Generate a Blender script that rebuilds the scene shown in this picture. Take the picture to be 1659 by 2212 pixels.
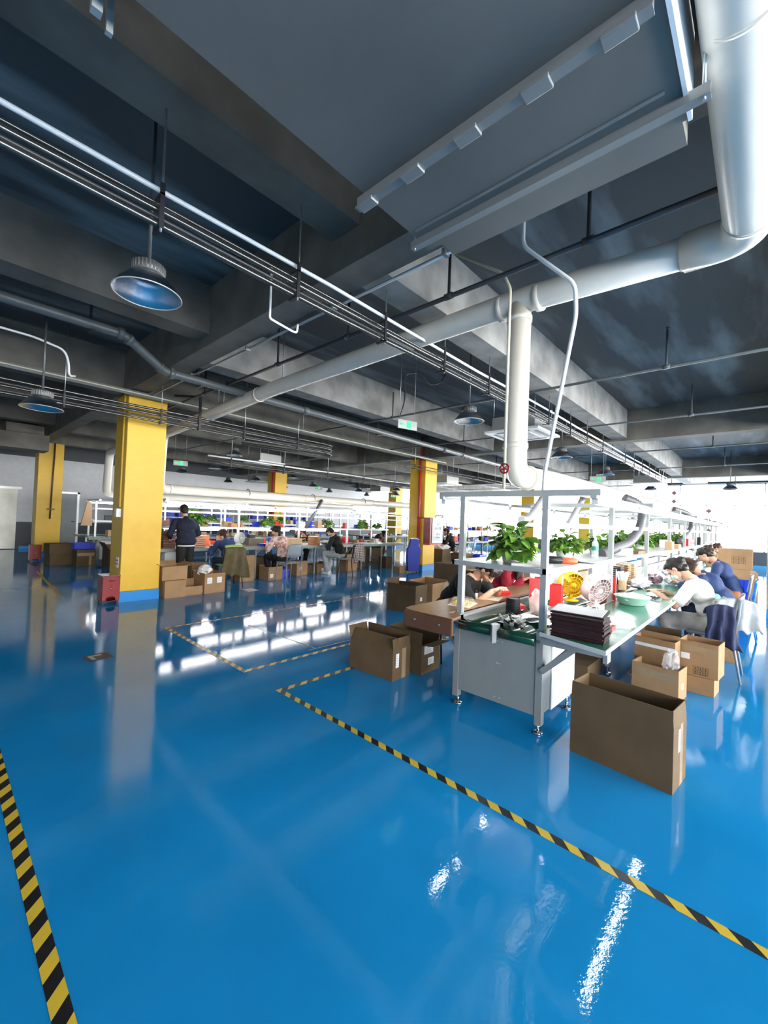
import bpy, bmesh, math, random
from mathutils import Vector, Matrix, noise
from math import sin, cos, pi, radians, sqrt
for _o in list(bpy.data.objects): bpy.data.objects.remove(_o)
S = bpy.context.scene
COL = S.collection
# ------------------------------------------------------------------ camera
CAM_F, CAM_YAW, CAM_PITCH, CAM_ROLL, CAM_H = 901.4, 0.74273, 0.019036, 0.038455, 1.5
f_ = Vector((cos(CAM_YAW)*cos(CAM_PITCH), sin(CAM_YAW)*cos(CAM_PITCH), sin(CAM_PITCH)))
r_ = Vector((sin(CAM_YAW), -cos(CAM_YAW), 0)); u_ = r_.cross(f_)
r2 = r_*cos(CAM_ROLL)+u_*sin(CAM_ROLL); u2 = u_*cos(CAM_ROLL)-r_*sin(CAM_ROLL)
cd = bpy.data.cameras.new('camera'); cam = bpy.data.objects.new('camera', cd); COL.objects.link(cam)
cd.sensor_fit = 'HORIZONTAL'; cd.sensor_width = 36.0; cd.lens = CAM_F/1659*36
cd.clip_start = 0.02; cd.clip_end = 200
cam.matrix_world = Matrix(((r2.x, u2.x, -f_.x, 0), (r2.y, u2.y, -f_.y, 0), (r2.z, u2.z, -f_.z, CAM_H), (0, 0, 0, 1)))
S.camera = cam
# ------------------------------------------------------------------ world, light, exposure
w = bpy.data.worlds.new('world'); S.world = w; w.use_nodes = True
w.node_tree.nodes['Background'].inputs[0].default_value = (0.93, 0.97, 1, 1)
w.node_tree.nodes['Background'].inputs[1].default_value = 6.0
S.view_settings.view_transform = 'Standard'; S.view_settings.look = 'None'
S.view_settings.gamma = 1; S.view_settings.use_curve_mapping = False
S.view_settings.exposure = 0.12
def area(name, loc, rot, sx, sy, power, col=(1, 1, 1)):
    l = bpy.data.lights.new(name, 'AREA'); l.shape = 'RECTANGLE'; l.size = sx; l.size_y = sy
    l.energy = power; l.color = col
    o = bpy.data.objects.new(name, l); o.location = loc; o.rotation_euler = rot; COL.objects.link(o); return o
# daylight standing outside each run of windows
DAY = (1.0, 0.985, 0.95)
area('daylight_end', (27.9, 5.5, 2.3), (0, pi/2, 0), 3.4, 26.5, 3600, DAY)       # outside the far end wall, shines -X
area('daylight_back', (23.5, 20.0, 2.4), (-pi/2, 0, 0), 7.4, 3.0, 700, DAY)      # outside the back wall windows, shines -Y
area('daylight_side', (10, -8.6, 2.2), (pi/2, 0, 0), 34, 2.8, 6000, DAY)         # outside the side wall windows, shines +Y
# ------------------------------------------------------------------ helpers
def tag(o, label=None, cat=None, group=None, kind=None):
    if label: o['label'] = label
    if cat: o['category'] = cat
    if group: o['group'] = group
    if kind: o['kind'] = kind
    return o
def empty(name, loc=(0, 0, 0), rz=0.0, label=None, cat=None, group=None):
    o = bpy.data.objects.new(name, None); o.location = loc; o.rotation_euler = (0, 0, rz); COL.objects.link(o)
    o.empty_display_size = 0.05
    return tag(o, label, cat, group)
def copy_tree(o, parent=None):
    c = o.copy(); COL.objects.link(c); c.parent = parent
    for ch in list(o.children): copy_tree(ch, c)
    return c
def dup(o, loc, rz=0.0, label=None, group=None, scale=None):
    c = copy_tree(o); c.location = loc; c.rotation_euler = (0, 0, rz)
    if label: c['label'] = label
    if group: c['group'] = group
    if scale: c.scale = (scale,)*3
    return c
class MB:
    """collects shapes, then links them as one mesh object"""
    def __init__(s): s.bm = bmesh.new(); s.mi = 0; s.sm = []
    def _f(s, vs, smooth=False):
        try: f = s.bm.faces.new(vs)
        except ValueError: return None
        f.material_index = s.mi; f.smooth = smooth; return f
    def box(s, x0, x1, y0, y1, z0, z1, M=None):
        v = [s.bm.verts.new((x, y, z)) for z in (z0, z1) for y in (y0, y1) for x in (x0, x1)]
        for q in ((0, 2, 3, 1), (4, 5, 7, 6), (0, 1, 5, 4), (2, 6, 7, 3), (0, 4, 6, 2), (1, 3, 7, 5)): s._f([v[i] for i in q])
        if M: bmesh.ops.transform(s.bm, matrix=M, verts=v)
        return s
    def bev(s, x0, x1, y0, y1, z0, z1, b=0.01, M=None, seg=2):
        t = bmesh.new(); bmesh.ops.create_cube(t, size=1)
        bmesh.ops.transform(t, matrix=Matrix.Translation(((x0+x1)/2, (y0+y1)/2, (z0+z1)/2)) @ Matrix.Diagonal((x1-x0, y1-y0, z1-z0, 1)), verts=t.verts)
        bmesh.ops.bevel(t, geom=t.edges[:], offset=b, segments=seg, affect='EDGES', profile=0.5)
        s.join(t, M); return s
    def join(s, t, M=None, smooth=None):
        mp = {}
        for v in t.verts: mp[v] = s.bm.verts.new(M @ v.co if M else v.co)
        for f in t.faces: s._f([mp[v] for v in f.verts], f.smooth if smooth is None else smooth)
        t.free(); return s
    def frame(s, a, b):
        d = (Vector(b)-Vector(a)); L = d.length; d.normalize()
        up = Vector((0, 0, 1)) if abs(d.z) < 0.99 else Vector((1, 0, 0))
        x = d.cross(up).normalized(); y = x.cross(d).normalized()
        return d, x, y, L
    def tube(s, pts, r, n=10, caps=True, smooth=True, closed=False):
        pts = [Vector(p) for p in pts]; N = len(pts)
        rs = r if isinstance(r, (list, tuple)) else [r]*N
        rings = []; prevx = None
        for i, p in enumerate(pts):
            if closed: d = pts[(i+1) % N]-pts[i-1]
            else: d = pts[min(i+1, N-1)]-pts[max(i-1, 0)]
            if d.length < 1e-9: d = Vector((0, 0, 1))
            d.normalize()
            if prevx is None:
                up = Vector((0, 0, 1)) if abs(d.z) < 0.95 else Vector((1, 0, 0)); x = d.cross(up).normalized()
            else:
                x = (prevx-d*prevx.dot(d)); x = x.normalized() if x.length > 1e-6 else d.orthogonal().normalized()
            prevx = x; y = d.cross(x)
            rings.append([s.bm.verts.new(p+(x*cos(2*pi*k/n)+y*sin(2*pi*k/n))*rs[i]) for k in range(n)])
        for i in range(N if closed else N-1):
            A, B = rings[i], rings[(i+1) % N]
            for k in range(n): s._f([A[k], A[(k+1) % n], B[(k+1) % n], B[k]], smooth)
        if caps and not closed: s._f(rings[0][::-1]); s._f(rings[-1])
        return s
    def bar(s, a, b, w, h=None):
        h = h or w; d, x, y, L = s.frame(a, b)
        v = [s.bm.verts.new(Vector(p)+x*sx*w/2+y*sy*h/2) for p in (a, b) for sy in (-1, 1) for sx in (-1, 1)]
        for q in ((0, 2, 3, 1), (4, 5, 7, 6), (0, 1, 5, 4), (2, 6, 7, 3), (0, 4, 6, 2), (1, 3, 7, 5)): s._f([v[i] for i in q])
        return s
    def lathe(s, prof, c=(0, 0, 0), n=24, smooth=True, M=None, cap=True):
        rings = []
        for r, z in prof:
            rings.append([s.bm.verts.new((c[0]+r*cos(2*pi*k/n), c[1]+r*sin(2*pi*k/n), c[2]+z)) for k in range(n)] if r > 1e-6 else [s.bm.verts.new((c[0], c[1], c[2]+z))])
        for A, B in zip(rings, rings[1:]):
            if len(A) == 1 and len(B) == 1: continue
            for k in range(n):
                if len(A) == 1: s._f([A[0], B[(k+1) % n], B[k]], smooth)
                elif len(B) == 1: s._f([A[k], A[(k+1) % n], B[0]], smooth)
                else: s._f([A[k], A[(k+1) % n], B[(k+1) % n], B[k]], smooth)
        if cap:
            if len(rings[0]) > 1: s._f(rings[0][::-1])
            if len(rings[-1]) > 1: s._f(rings[-1])
        if M: bmesh.ops.transform(s.bm, matrix=M, verts=[v for R in rings for v in R])
        return s
    def ell(s, c, r, n=14, M=None, R=None):
        if not isinstance(r, (tuple, list)): r = (r, r, r)
        t = bmesh.new(); bmesh.ops.create_uvsphere(t, u_segments=n, v_segments=max(6, n*2//3), radius=1)
        T = Matrix.Translation(c) @ (R if R else Matrix.Identity(4)) @ Matrix.Diagonal((r[0], r[1], r[2], 1))
        s.join(t, (M @ T) if M else T, True); return s
    def cap(s, a, ra, b, rb, n=14):
        """tapered capsule"""
        s.ell(a, ra, n); s.ell(b, rb, n); s.tube([a, b], [ra, rb], n); return s
    def chain(s, pts, rs, n=14):
        for i in range(len(pts)-1): s.cap(pts[i], rs[i], pts[i+1], rs[i+1], n)
        return s
    def quad(s, a, b, c, d): s._f([s.bm.verts.new(p) for p in (a, b, c, d)]); return s
    def prism(s, pts2, z0, z1, M=None):
        A = [s.bm.verts.new((x, y, z0)) for x, y in pts2]; B = [s.bm.verts.new((x, y, z1)) for x, y in pts2]
        s._f(A[::-1]); s._f(B)
        for i in range(len(A)): j = (i+1) % len(A); s._f([A[i], A[j], B[j], B[i]])
        if M: bmesh.ops.transform(s.bm, matrix=M, verts=A+B)
        return s
    def build(s, name, mats, parent=None, world=False):
        bm = s.bm
        if world and parent is not None: bmesh.ops.translate(bm, verts=bm.verts, vec=-Vector(parent.location))
        bmesh.ops.recalc_face_normals(bm, faces=bm.faces)
        me = bpy.data.meshes.new(name); bm.to_mesh(me); bm.free()
        for m in (mats if isinstance(mats, (list, tuple)) else [mats]): me.materials.append(m)
        o = bpy.data.objects.new(name, me); COL.objects.link(o); o.parent = parent
        return o
BENCH = bpy.data.scenes.new('mesh_bench')       # empty side scene: modifiers are applied there so that nothing else is evaluated
def evaluated(o):
    par = o.parent; o.parent = None; COL.objects.unlink(o); BENCH.collection.objects.link(o)
    with bpy.context.temp_override(scene=BENCH, view_layer=BENCH.view_layers[0]):
        dg = bpy.context.evaluated_depsgraph_get(); me = bpy.data.meshes.new_from_object(o.evaluated_get(dg))
    BENCH.collection.objects.unlink(o); COL.objects.link(o); o.parent = par
    old = o.data; o.modifiers.clear(); o.data = me; bpy.data.meshes.remove(old); return o
def fuse(mb, name, mat, parent, vox=0.01, smooth=4, disp=None):
    """melt overlapping shapes into one continuous surface"""
    o = mb.build(name, mat, parent)
    m = o.modifiers.new('r', 'REMESH'); m.mode = 'VOXEL'; m.voxel_size = vox; m.use_smooth_shade = True
    if smooth:
        k = o.modifiers.new('s', 'SMOOTH'); k.iterations = smooth; k.factor = 0.5
    evaluated(o)
    if not o.data.materials: o.data.materials.append(mat)
    if disp:
        a, sc = disp
        nn = [v.normal.copy() for v in o.data.vertices]
        for v, q in zip(o.data.vertices, nn):
            n = noise.noise(v.co*sc)+0.5*noise.noise(v.co*sc*2.1); v.co += q*n*a
    for p in o.data.polygons: p.use_smooth = True
    return o
# ------------------------------------------------------------------ materials
MATS = {}
def mat(name, col, rough=0.5, metal=0.0, var=0.0, vscale=8.0, bump=0.0, bscale=60.0, emit=None, estr=0.0, trans=0.0, alpha=1.0, coat=0.0, spec=0.5, ior=1.45, col2=None, stretch=None, thr=None):
    if name in MATS: return MATS[name]
    m = bpy.data.materials.new(name); m.use_nodes = True; nt = m.node_tree; b = nt.nodes['Principled BSDF']
    c = (*col, 1); b.inputs['Base Color'].default_value = c; b.inputs['Roughness'].default_value = rough
    b.inputs['Metallic'].default_value = metal; b.inputs['Specular IOR Level'].default_value = spec
    b.inputs['Transmission Weight'].default_value = trans; b.inputs['Alpha'].default_value = alpha
    b.inputs['Coat Weight'].default_value = coat; b.inputs['IOR'].default_value = ior
    if emit: b.inputs['Emission Color'].default_value = (*emit, 1); b.inputs['Emission Strength'].default_value = estr
    tc = nt.nodes.new('ShaderNodeTexCoord'); src = tc.outputs['Object']
    if stretch:
        mp = nt.nodes.new('ShaderNodeMapping'); mp.inputs['Scale'].default_value = stretch
        nt.links.new(src, mp.inputs['Vector']); src = mp.outputs['Vector']
    nz = nt.nodes.new('ShaderNodeTexNoise'); nz.inputs['Scale'].default_value = vscale; nz.inputs['Detail'].default_value = 5
    nt.links.new(src, nz.inputs['Vector'])
    rp = nt.nodes.new('ShaderNodeValToRGB')
    v = var if var else 0.03
    lo = tuple(max(0, x*(1-v)) for x in col); hi = col2 if col2 else tuple(min(1, x*(1+v)) for x in col)
    t0, t1 = thr if thr else (0.35, 0.65)
    rp.color_ramp.elements[0].color = (*lo, 1); rp.color_ramp.elements[1].color = (*hi, 1)
    rp.color_ramp.elements[0].position = t0; rp.color_ramp.elements[1].position = t1
    nt.links.new(nz.outputs['Fac'], rp.inputs['Fac']); nt.links.new(rp.outputs['Color'], b.inputs['Base Color'])
    if bump:
        n2 = nt.nodes.new('ShaderNodeTexNoise'); n2.inputs['Scale'].default_value = bscale; n2.inputs['Detail'].default_value = 3
        nt.links.new(src, n2.inputs['Vector'])
        bp = nt.nodes.new('ShaderNodeBump'); bp.inputs['Strength'].default_value = bump; bp.inputs['Distance'].default_value = 0.01
        nt.links.new(n2.outputs['Fac'], bp.inputs['Height']); nt.links.new(bp.outputs['Normal'], b.inputs['Normal'])
    MATS[name] = m; return m
def stripes_mat(name, c1, c2, period, duty=0.5, ax=(1, 1), rough=0.5):
    m = bpy.data.materials.new(name); m.use_nodes = True; nt = m.node_tree; b = nt.nodes['Principled BSDF']; b.inputs['Roughness'].default_value = rough
    tc = nt.nodes.new('ShaderNodeTexCoord'); sp = nt.nodes.new('ShaderNodeSeparateXYZ'); nt.links.new(tc.outputs['Object'], sp.inputs[0])
    def mth(op, a, b_=None):
        n = nt.nodes.new('ShaderNodeMath'); n.operation = op
        for i, q in enumerate((a, b_)):
            if q is None: continue
            if isinstance(q, (int, float)): n.inputs[i].default_value = q
            else: nt.links.new(q, n.inputs[i])
        return n.outputs[0]
    sm = mth('ADD', mth('MULTIPLY', sp.outputs[0], ax[0]), mth('MULTIPLY', sp.outputs[1], ax[1]))
    fr = mth('FRACT', mth('DIVIDE', sm, period)); g = mth('GREATER_THAN', fr, duty)
    mx = nt.nodes.new('ShaderNodeMix'); mx.data_type = 'RGBA'; mx.inputs[6].default_value = (*c1, 1); mx.inputs[7].default_value = (*c2, 1)
    nt.links.new(g, mx.inputs[0]); nt.links.new(mx.outputs[2], b.inputs['Base Color']); MATS[name] = m; return m
m_floor = mat('blue_epoxy', (0.008, 0.235, 0.55), 0.02, var=0.08, vscale=1.2, bump=0.03, bscale=55, spec=0.5, coat=0.0)
m_slab = mat('dark_painted_concrete', (0.066, 0.070, 0.071), 0.62, vscale=1.0, col2=(0.25, 0.28, 0.285), stretch=(0.45, 2.4, 1), thr=(0.48, 0.72), bump=0.15, bscale=14)
m_beam = mat('dark_painted_beam', (0.125, 0.118, 0.100), 0.65, var=0.25, vscale=2.5, bump=0.2, bscale=9)
m_bare = mat('grey_bare_concrete', (0.24, 0.235, 0.22), 0.75, var=0.28, vscale=3.0, bump=0.25, bscale=11)
m_yel = mat('yellow_paint', (0.66, 0.40, 0.028), 0.42, var=0.03, bump=0.03)
m_bluebase = mat('blue_base_paint', (0.02, 0.24, 0.62), 0.35)
m_white = mat('white_wall_paint', (0.62, 0.63, 0.64), 0.6, var=0.04)
m_dado = mat('charcoal_dado_paint', (0.05, 0.058, 0.066), 0.5)
m_alu = mat('satin_aluminium', (0.50, 0.53, 0.53), 0.33, 0.55)
m_gpaint = mat('grey_enamel', (0.24, 0.26, 0.26), 0.42, 0.1, var=0.03, bump=0.05, bscale=300)
m_wenam = mat('white_enamel', (0.74, 0.76, 0.76), 0.35)
m_pvc = mat('white_pvc', (0.66, 0.62, 0.54), 0.22, var=0.02)
m_pipe = mat('painted_grey_pipe', (0.10, 0.115, 0.12), 0.4, 0.1)
m_blackpipe = mat('black_pipe', (0.035, 0.038, 0.042), 0.35, 0.1)
m_cond = mat('dark_steel_conduit', (0.12, 0.12, 0.115), 0.22, 0.85)
m_wcond = mat('white_conduit', (0.78, 0.80, 0.80), 0.3)
m_rod = mat('zinc_rod', (0.42, 0.45, 0.46), 0.35, 0.8)
m_black = mat('black_plastic', (0.012, 0.012, 0.014), 0.4)
m_dark = mat('dark_metal', (0.03, 0.03, 0.035), 0.4, 0.5)
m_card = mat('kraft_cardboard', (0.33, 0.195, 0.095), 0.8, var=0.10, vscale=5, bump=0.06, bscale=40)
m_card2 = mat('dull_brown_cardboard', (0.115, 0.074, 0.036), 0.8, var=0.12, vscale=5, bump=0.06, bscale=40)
m_tape = mat('packing_tape', (0.34, 0.24, 0.14), 0.22, var=0.06)
m_paper = mat('white_paper', (0.80, 0.80, 0.80), 0.6)
m_ink = mat('black_ink', (0.03, 0.03, 0.03), 0.6)
m_green = mat('green_belt', (0.006, 0.055, 0.032), 0.12, var=0.04)
m_gmat = mat('green_bench_mat', (0.03, 0.17, 0.11), 0.20, var=0.05)
m_brownlam = mat('brown_laminate', (0.24, 0.135, 0.07), 0.3, var=0.12, vscale=4, stretch=(1, 9, 1))
m_tube = mat('lit_tube', (1, 1, 1), 0.5, emit=(0.95, 0.98, 1.0), estr=30.0)
m_red = mat('red_enamel', (0.22, 0.008, 0.012), 0.28)
m_redcard = mat('red_card', (0.62, 0.02, 0.02), 0.5)
m_bluep = mat('blue_plastic', (0.015, 0.05, 0.55), 0.35)
m_lblue = mat('light_blue_plastic', (0.03, 0.22, 0.66), 0.35)
m_greyp = mat('grey_plastic', (0.22, 0.25, 0.28), 0.45)
m_leaf = mat('green_leaf', (0.045, 0.15, 0.018), 0.38, col2=(0.19, 0.36, 0.05), vscale=14, thr=(0.4, 0.62))
m_pot = mat('white_plastic_pot', (0.70, 0.71, 0.69), 0.4)
m_soil = mat('soil', (0.03, 0.02, 0.012), 0.9)
m_skin = mat('skin', (0.60, 0.34, 0.23), 0.5, var=0.05)
m_hair = mat('black_hair', (0.010, 0.008, 0.007), 0.48, bump=0.25, bscale=160, stretch=(1, 1, 0.25))
m_hairb = mat('dark_brown_hair', (0.045, 0.018, 0.010), 0.48, bump=0.25, bscale=160, stretch=(1, 1, 0.25))
m_film = mat('clear_plastic_film', (0.9, 0.9, 0.92), 0.08, alpha=0.22, bump=0.4, bscale=30)
m_chrome = mat('chrome', (0.75, 0.75, 0.75), 0.12, 1.0)
m_redpaint = mat('red_pipe_paint', (0.40, 0.03, 0.03), 0.35)
m_glass = mat('window_glass', (1, 1, 1), 0.0, trans=1.0, alpha=0.12, ior=1.05)
m_lampin = mat('faceted_reflector', (0.75, 0.78, 0.82), 0.16, 1.0, bump=0.3, bscale=220)
m_lampout = mat('lamp_housing', (0.11, 0.115, 0.115), 0.4, 0.4)
m_lampgrey = mat('lamp_shade_grey', (0.36, 0.37, 0.36), 0.4, 0.3)
m_exit = mat('exit_sign_green', (0.01, 0.45, 0.14), 0.4, emit=(0.02, 0.9, 0.25), estr=0.9)
m_exitw = mat('exit_sign_panel', (0.30, 0.32, 0.30), 0.4)
m_steel = mat('brushed_steel', (0.42, 0.42, 0.38), 0.4, 0.5, var=0.12, vscale=2)
m_tape2 = stripes_mat('hazard_tape', (0.012, 0.012, 0.014), (0.62, 0.44, 0.04), 0.135, 0.5, (1, -1), 0.3)
m_tapep = mat('plain_floor_line', (0.35, 0.38, 0.36), 0.3)
m_duct = mat('painted_duct_board', (0.150, 0.142, 0.125), 0.5, var=0.10, vscale=1.6)
m_flange = mat('duct_flange', (0.24, 0.25, 0.25), 0.4, 0.3)
m_hose = mat('grey_corrugated_hose', (0.11, 0.11, 0.12), 0.45)
# ------------------------------------------------------------------ room shell
XR, YB, YS, XL, ZS = 27.2, 19.2, -7.8, -4.2, 4.1
mb = MB().box(XL-.2, XR+.3, YS-.3, YB+.3, -0.2, 0); tag(mb.build('floor', m_floor), kind='structure')
mb = MB().box(XL-.2, XR+.3, YS-.3, YB+.3, ZS, ZS+.2); tag(mb.build('ceiling', m_slab), kind='structure')
def wall(name, box_list, m): 
    b = MB()
    for q in box_list:
        b.mi = q[6] if len(q) > 6 else 0; b.box(*q[:6])
    return tag(b.build(name, m), kind='structure')
# back wall (Y=YB): white over charcoal dado, windows at its far end
wall('wall_back', [(XL, 19.6, YB, YB+.2, .95, 3.25, 0), (XL, 19.6, YB, YB+.2, 3.25, 4.1, 1), (XL, 19.6, YB, YB+.2, 0, .95, 1), (19.6, XR, YB, YB+.2, 0, .85, 1), (19.6, XR, YB, YB+.2, 3.9, 4.1, 0)], [m_white, m_dado])
wall('wall_end', [(XR, XR+.2, YS, YB+.2, 0, .62, 0), (XR, XR+.2, YS, YB+.2, 4.0, 4.1, 0)], [m_dado])
wall('wall_side', [(XL, XR, YS-.2, YS, 0, .8, 0), (XL, XR, YS-.2, YS, 3.6, 4.1, 0)], [m_white])
wall('wall_near', [(XL-.2, XL, YS, YB, 0, .95, 1), (XL-.2, XL, YS, YB, .95, 4.1, 0)], [m_white, m_dado])
def window(n, p0, along, wdt, z0, z1):
    """frame with mullions and one pane; along = 'x' or 'y'"""
    r = MB(); t = .05
    def bb(a0, a1, c0, c1):
        if along == 'y': r.box(p0[0]+.05, p0[0]+.11, p0[1]+a0, p0[1]+a1, c0, c1)
        else: r.box(p0[0]+a0, p0[0]+a1, p0[1]+.05, p0[1]+.11, c0, c1)
    bb(0, wdt, z0, z0+t); bb(0, wdt, z1-t, z1)
    for k in range(0, 4): a = wdt*k/3; bb(max(0, a-t/2), min(wdt, a+t/2), z0, z1)
    bb(0, wdt, (z0+z1*2)/3, (z0+z1*2)/3+.03)
    fr = tag(r.build('window_%d' % n, m_wenam), kind='structure')
    g = MB()
    if along == 'y': g.box(p0[0]+.075, p0[0]+.081, p0[1]+t, p0[1]+wdt-t, z0+t, z1-t)
    else: g.box(p0[0]+t, p0[0]+wdt-t, p0[1]+.075, p0[1]+.081, z0+t, z1-t)
    g.build('pane', m_glass, fr)
n = 1
for k in range(8): window(n, (XR, -7.8+k*3.375, 0), 'y', 3.375, .62, 4.0); n += 1
for k in range(2): window(n, (19.6+k*3.8, YB, 0), 'x', 3.8, .85, 3.9); n += 1
for k in range(8): window(n, (XL+k*3.92, YS-.16, 0), 'x', 3.92, .8, 3.6); n += 1
# girders along Y, row beams and secondary beams along X
gir = [(2.09, 2.36), (10.2, 10.5), (18.3, 18.6)]
for i, (a, b) in enumerate(gir): tag(MB().box(a, b, YS, YB, 3.43, 4.1).build('beam_girder_%d' % (i+1), m_beam), kind='structure')
n = 1
for yc in (-.32, 8.0, 16.2):
    for a, b in ((XL, 2.09), (2.36, 10.2), (10.5, 18.3), (18.6, XR)):
        tag(MB().box(a, b, yc-.15, yc+.15, 3.45, 4.1).build('beam_row_%d' % n, m_beam), kind='structure'); n += 1
n = 1
for y0, zb in ((2.28, 3.70), (4.74, 3.55), (10.6, 3.6), (13.4, 3.6), (-5.6, 3.6), (-2.9, 3.6)):
    tag(MB().box(XL, 2.09, y0, y0+.3, zb, 4.1).build('beam_secondary_%d' % n, m_beam), kind='structure'); n += 1
for a, b in ((2.36, 10.2), (10.5, 18.3), (18.6, XR)):
    for y0 in (-5.8, -3.05, 2.28, 5.45, 10.75, 13.5):
        tag(MB().box(a, b, y0, y0+.3, 3.48, 4.1).build('beam_secondary_%d' % n, m_bare if 0 < y0 < 6 else m_beam), kind='structure'); n += 1
# columns with blue bases
colnames = {(0, 1): 'wide yellow column nearest the camera, beside the red extinguisher box', (0, 2): 'yellow column in front of the metal door with a thin pipe down its face',
            (1, 1): 'yellow column carrying the red pipe and the red hose cabinet', (1, 2): 'yellow column showing above the long white duct, with a red pipe on its left',
            (2, 1): 'yellow column seen behind the near bench frame', (2, 2): 'far yellow column standing left of the hose cabinet column',
            (1, 0): 'yellow column cut off by the right edge of the photo', (2, 0): 'yellow column at far right behind the edge column', (3, 1): 'small distant yellow column seen between bench shelves', (3, 2): 'smallest distant yellow column seen over the far benches'}
for (i, j), lab in colnames.items():
    cx = (2.43, 10.5, 18.6, 26.6)[i]; cy = (-.32, 8.0, 16.2)[j]
    r = empty('column', (cx, cy, 0), 0, lab, 'column')
    MB().bev(-.3, .3, -.3, .3, .17, 3.43, .012).build('shaft', m_yel, r)
    MB().box(-.304, .304, -.304, .304, 0, .17).build('painted_base', m_bluebase, r)
    if (i, j) in ((0, 1), (0, 2), (1, 1), (1, 2)): MB().box(-.29, .25, -.27, .29, 3.43, 3.6).build('column_head', m_beam, r)
# door in the back wall, stainless double leaf, and the grey door further right
b = MB(); b.box(-1.2, 2.05, YB-.05, YB-.01, 0.02, 2.08); d = tag(b.build('door_1', m_steel), kind='structure')
MB().box(-1.28, 2.15, YB-.04, YB-.002, 2.08, 2.16).build('door_frame', m_alu, d)
MB().box(-.0, .02, YB-.056, YB-.048, .02, 2.08).build('door_seam', m_dark, d)
b = MB(); b.box(3.0, 3.75, YB-.06, YB-.02, 0.02, 2.02); d = tag(b.build('door_2', m_gpaint), kind='structure')
q = MB(); q.box(2.93, 3.0, YB-.08, YB-.001, 0, 2.09); q.box(3.75, 3.82, YB-.08, YB-.001, 0, 2.09); q.box(2.93, 3.82, YB-.08, YB-.001, 2.02, 2.09); q.build('door_frame', m_alu, d)
MB().bev(3.6, 3.7, YB-.1, YB-.06, .98, 1.01, .004).build('door_handle', m_dark, d)
tag(MB().box(2.16, 2.93, YB-.02, YB-.001, 0, .1).build('baseboard_back', m_bluebase), kind='structure')
# hazard tape on the floor (flat things lying on the floor)
def floor_line(name, pts, wdt, m, label):
    b = MB()
    for (ax, ay), (bx_, by) in zip(pts, pts[1:]):
        d = Vector((bx_-ax, by-ay, 0)).normalized(); p = Vector((-d.y, d.x, 0))*wdt/2
        A, B = Vector((ax, ay, 0.0012)), Vector((bx_, by, 0.0012))
        v = [A-p, B-p, B+p, A+p]
        vs = [b.bm.verts.new(q) for q in v]+[b.bm.verts.new(q-Vector((0, 0, .001))) for q in v]
        b._f(vs[:4]); b._f(vs[4:][::-1])
        for i in range(4): b._f([vs[i], vs[4+i], vs[4+(i+1) % 4], vs[(i+1) % 4]])
    return tag(b.build(name, m), label, 'floor tape')
floor_line('hazard_tape', [(2.075, -3.0), (2.10, 3.09)], .05, m_tape2, 'black and yellow tape running from lower right up to the corner mark')
floor_line('hazard_tape', [(2.125, 3.066), (8.0, 3.02)], .05, m_tape2, 'black and yellow tape running from the corner mark under the cartons')
floor_line('hazard_tape', [(2.105, 3.64), (2.13, 5.70)], .05, m_tape2, 'short black and yellow tape piece left of the near aisle')
floor_line('hazard_tape', [(2.13, 3.665), (9.0, 3.64)], .05, m_tape2, 'black and yellow tape along the near edge of the middle aisle')
floor_line('hazard_tape', [(2.155, 5.69), (9.6, 5.82)], .04, m_tape2, 'worn yellow tape along the far edge of the middle aisle')
floor_line('hazard_tape', [(.325, 1.0), (.335, 7.0)], .052, m_tape2, 'bold black and yellow tape down the left edge of the photo')
floor_line('hazard_tape', [(1.55, 8.6), (1.75, 12.5)], .05, m_tape2, 'faint black and yellow tape behind the red extinguisher box')
floor_line('floor_line', [(2.95, 3.78), (6.2, 3.75)], .012, m_tapep, 'thin pale line beside the tape of the middle aisle')
floor_line('floor_line', [(3.05, 3.78), (3.0, 5.2)], .012, m_tapep, 'thin pale line crossing the middle aisle')
# arrow signs stuck on the floor
def arrow_sign(x, y, rz, label):
    r = empty('floor_arrow_sign', (x, y, 0), rz, label, 'floor sign', )
    MB().box(-.11, .11, -.11, .11, .0005, .002).build('backing', m_dark, r)
    MB().prism([(-.07, -.07), (-.035, -.07), (-.035, .035), (.05, .035), (.05, .07), (-.07, .07)], .002, .003).build('arrow', m_tapep, r)
arrow_sign(1.215, 4.98, .1, 'dark floor sticker with a pale arrow, left of the near column reflection')
MB_ = MB().box(4.28, 4.52, 7.45, 7.75, .0005, .002); tag(MB_.build('floor_paper', m_paper), 'white sheet of paper lying on the blue floor before the seated people', 'paper')
# ornaments hanging in the end windows
for k, (y, zt, ln, lab) in enumerate(((5.6, 3.2, .9, 'left'), (3.7, 3.55, .9, 'middle'), (3.7, 2.3, .9, 'low'), (2.2, 2.6, 1.0, 'right'))):
    b = MB(); b.tube([(0, 0, 0), (0, 0, -ln)], .02, 6); b.tube([(0, 0, 4.1-zt), (0, 0, 0)], .003, 5)
    for z in (0, -ln*.5, -ln): b.box(-.01, .01, -.09, .09, -.09, .09, Matrix.Translation((0, 0, z)) @ Matrix.Rotation(pi/4, 4, 'X'))
    o = b.build('window_ornament', mat('faded_red_cord', (.25, .12, .12), .7)); o.location = (XR-.15, y, zt)
    tag(o, 'dark knotted cord ornament in the bright end windows, the %s one' % {'left': 'leftmost', 'middle': 'upper middle', 'low': 'lower middle', 'right': 'rightmost'}[lab], 'ornament')
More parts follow.
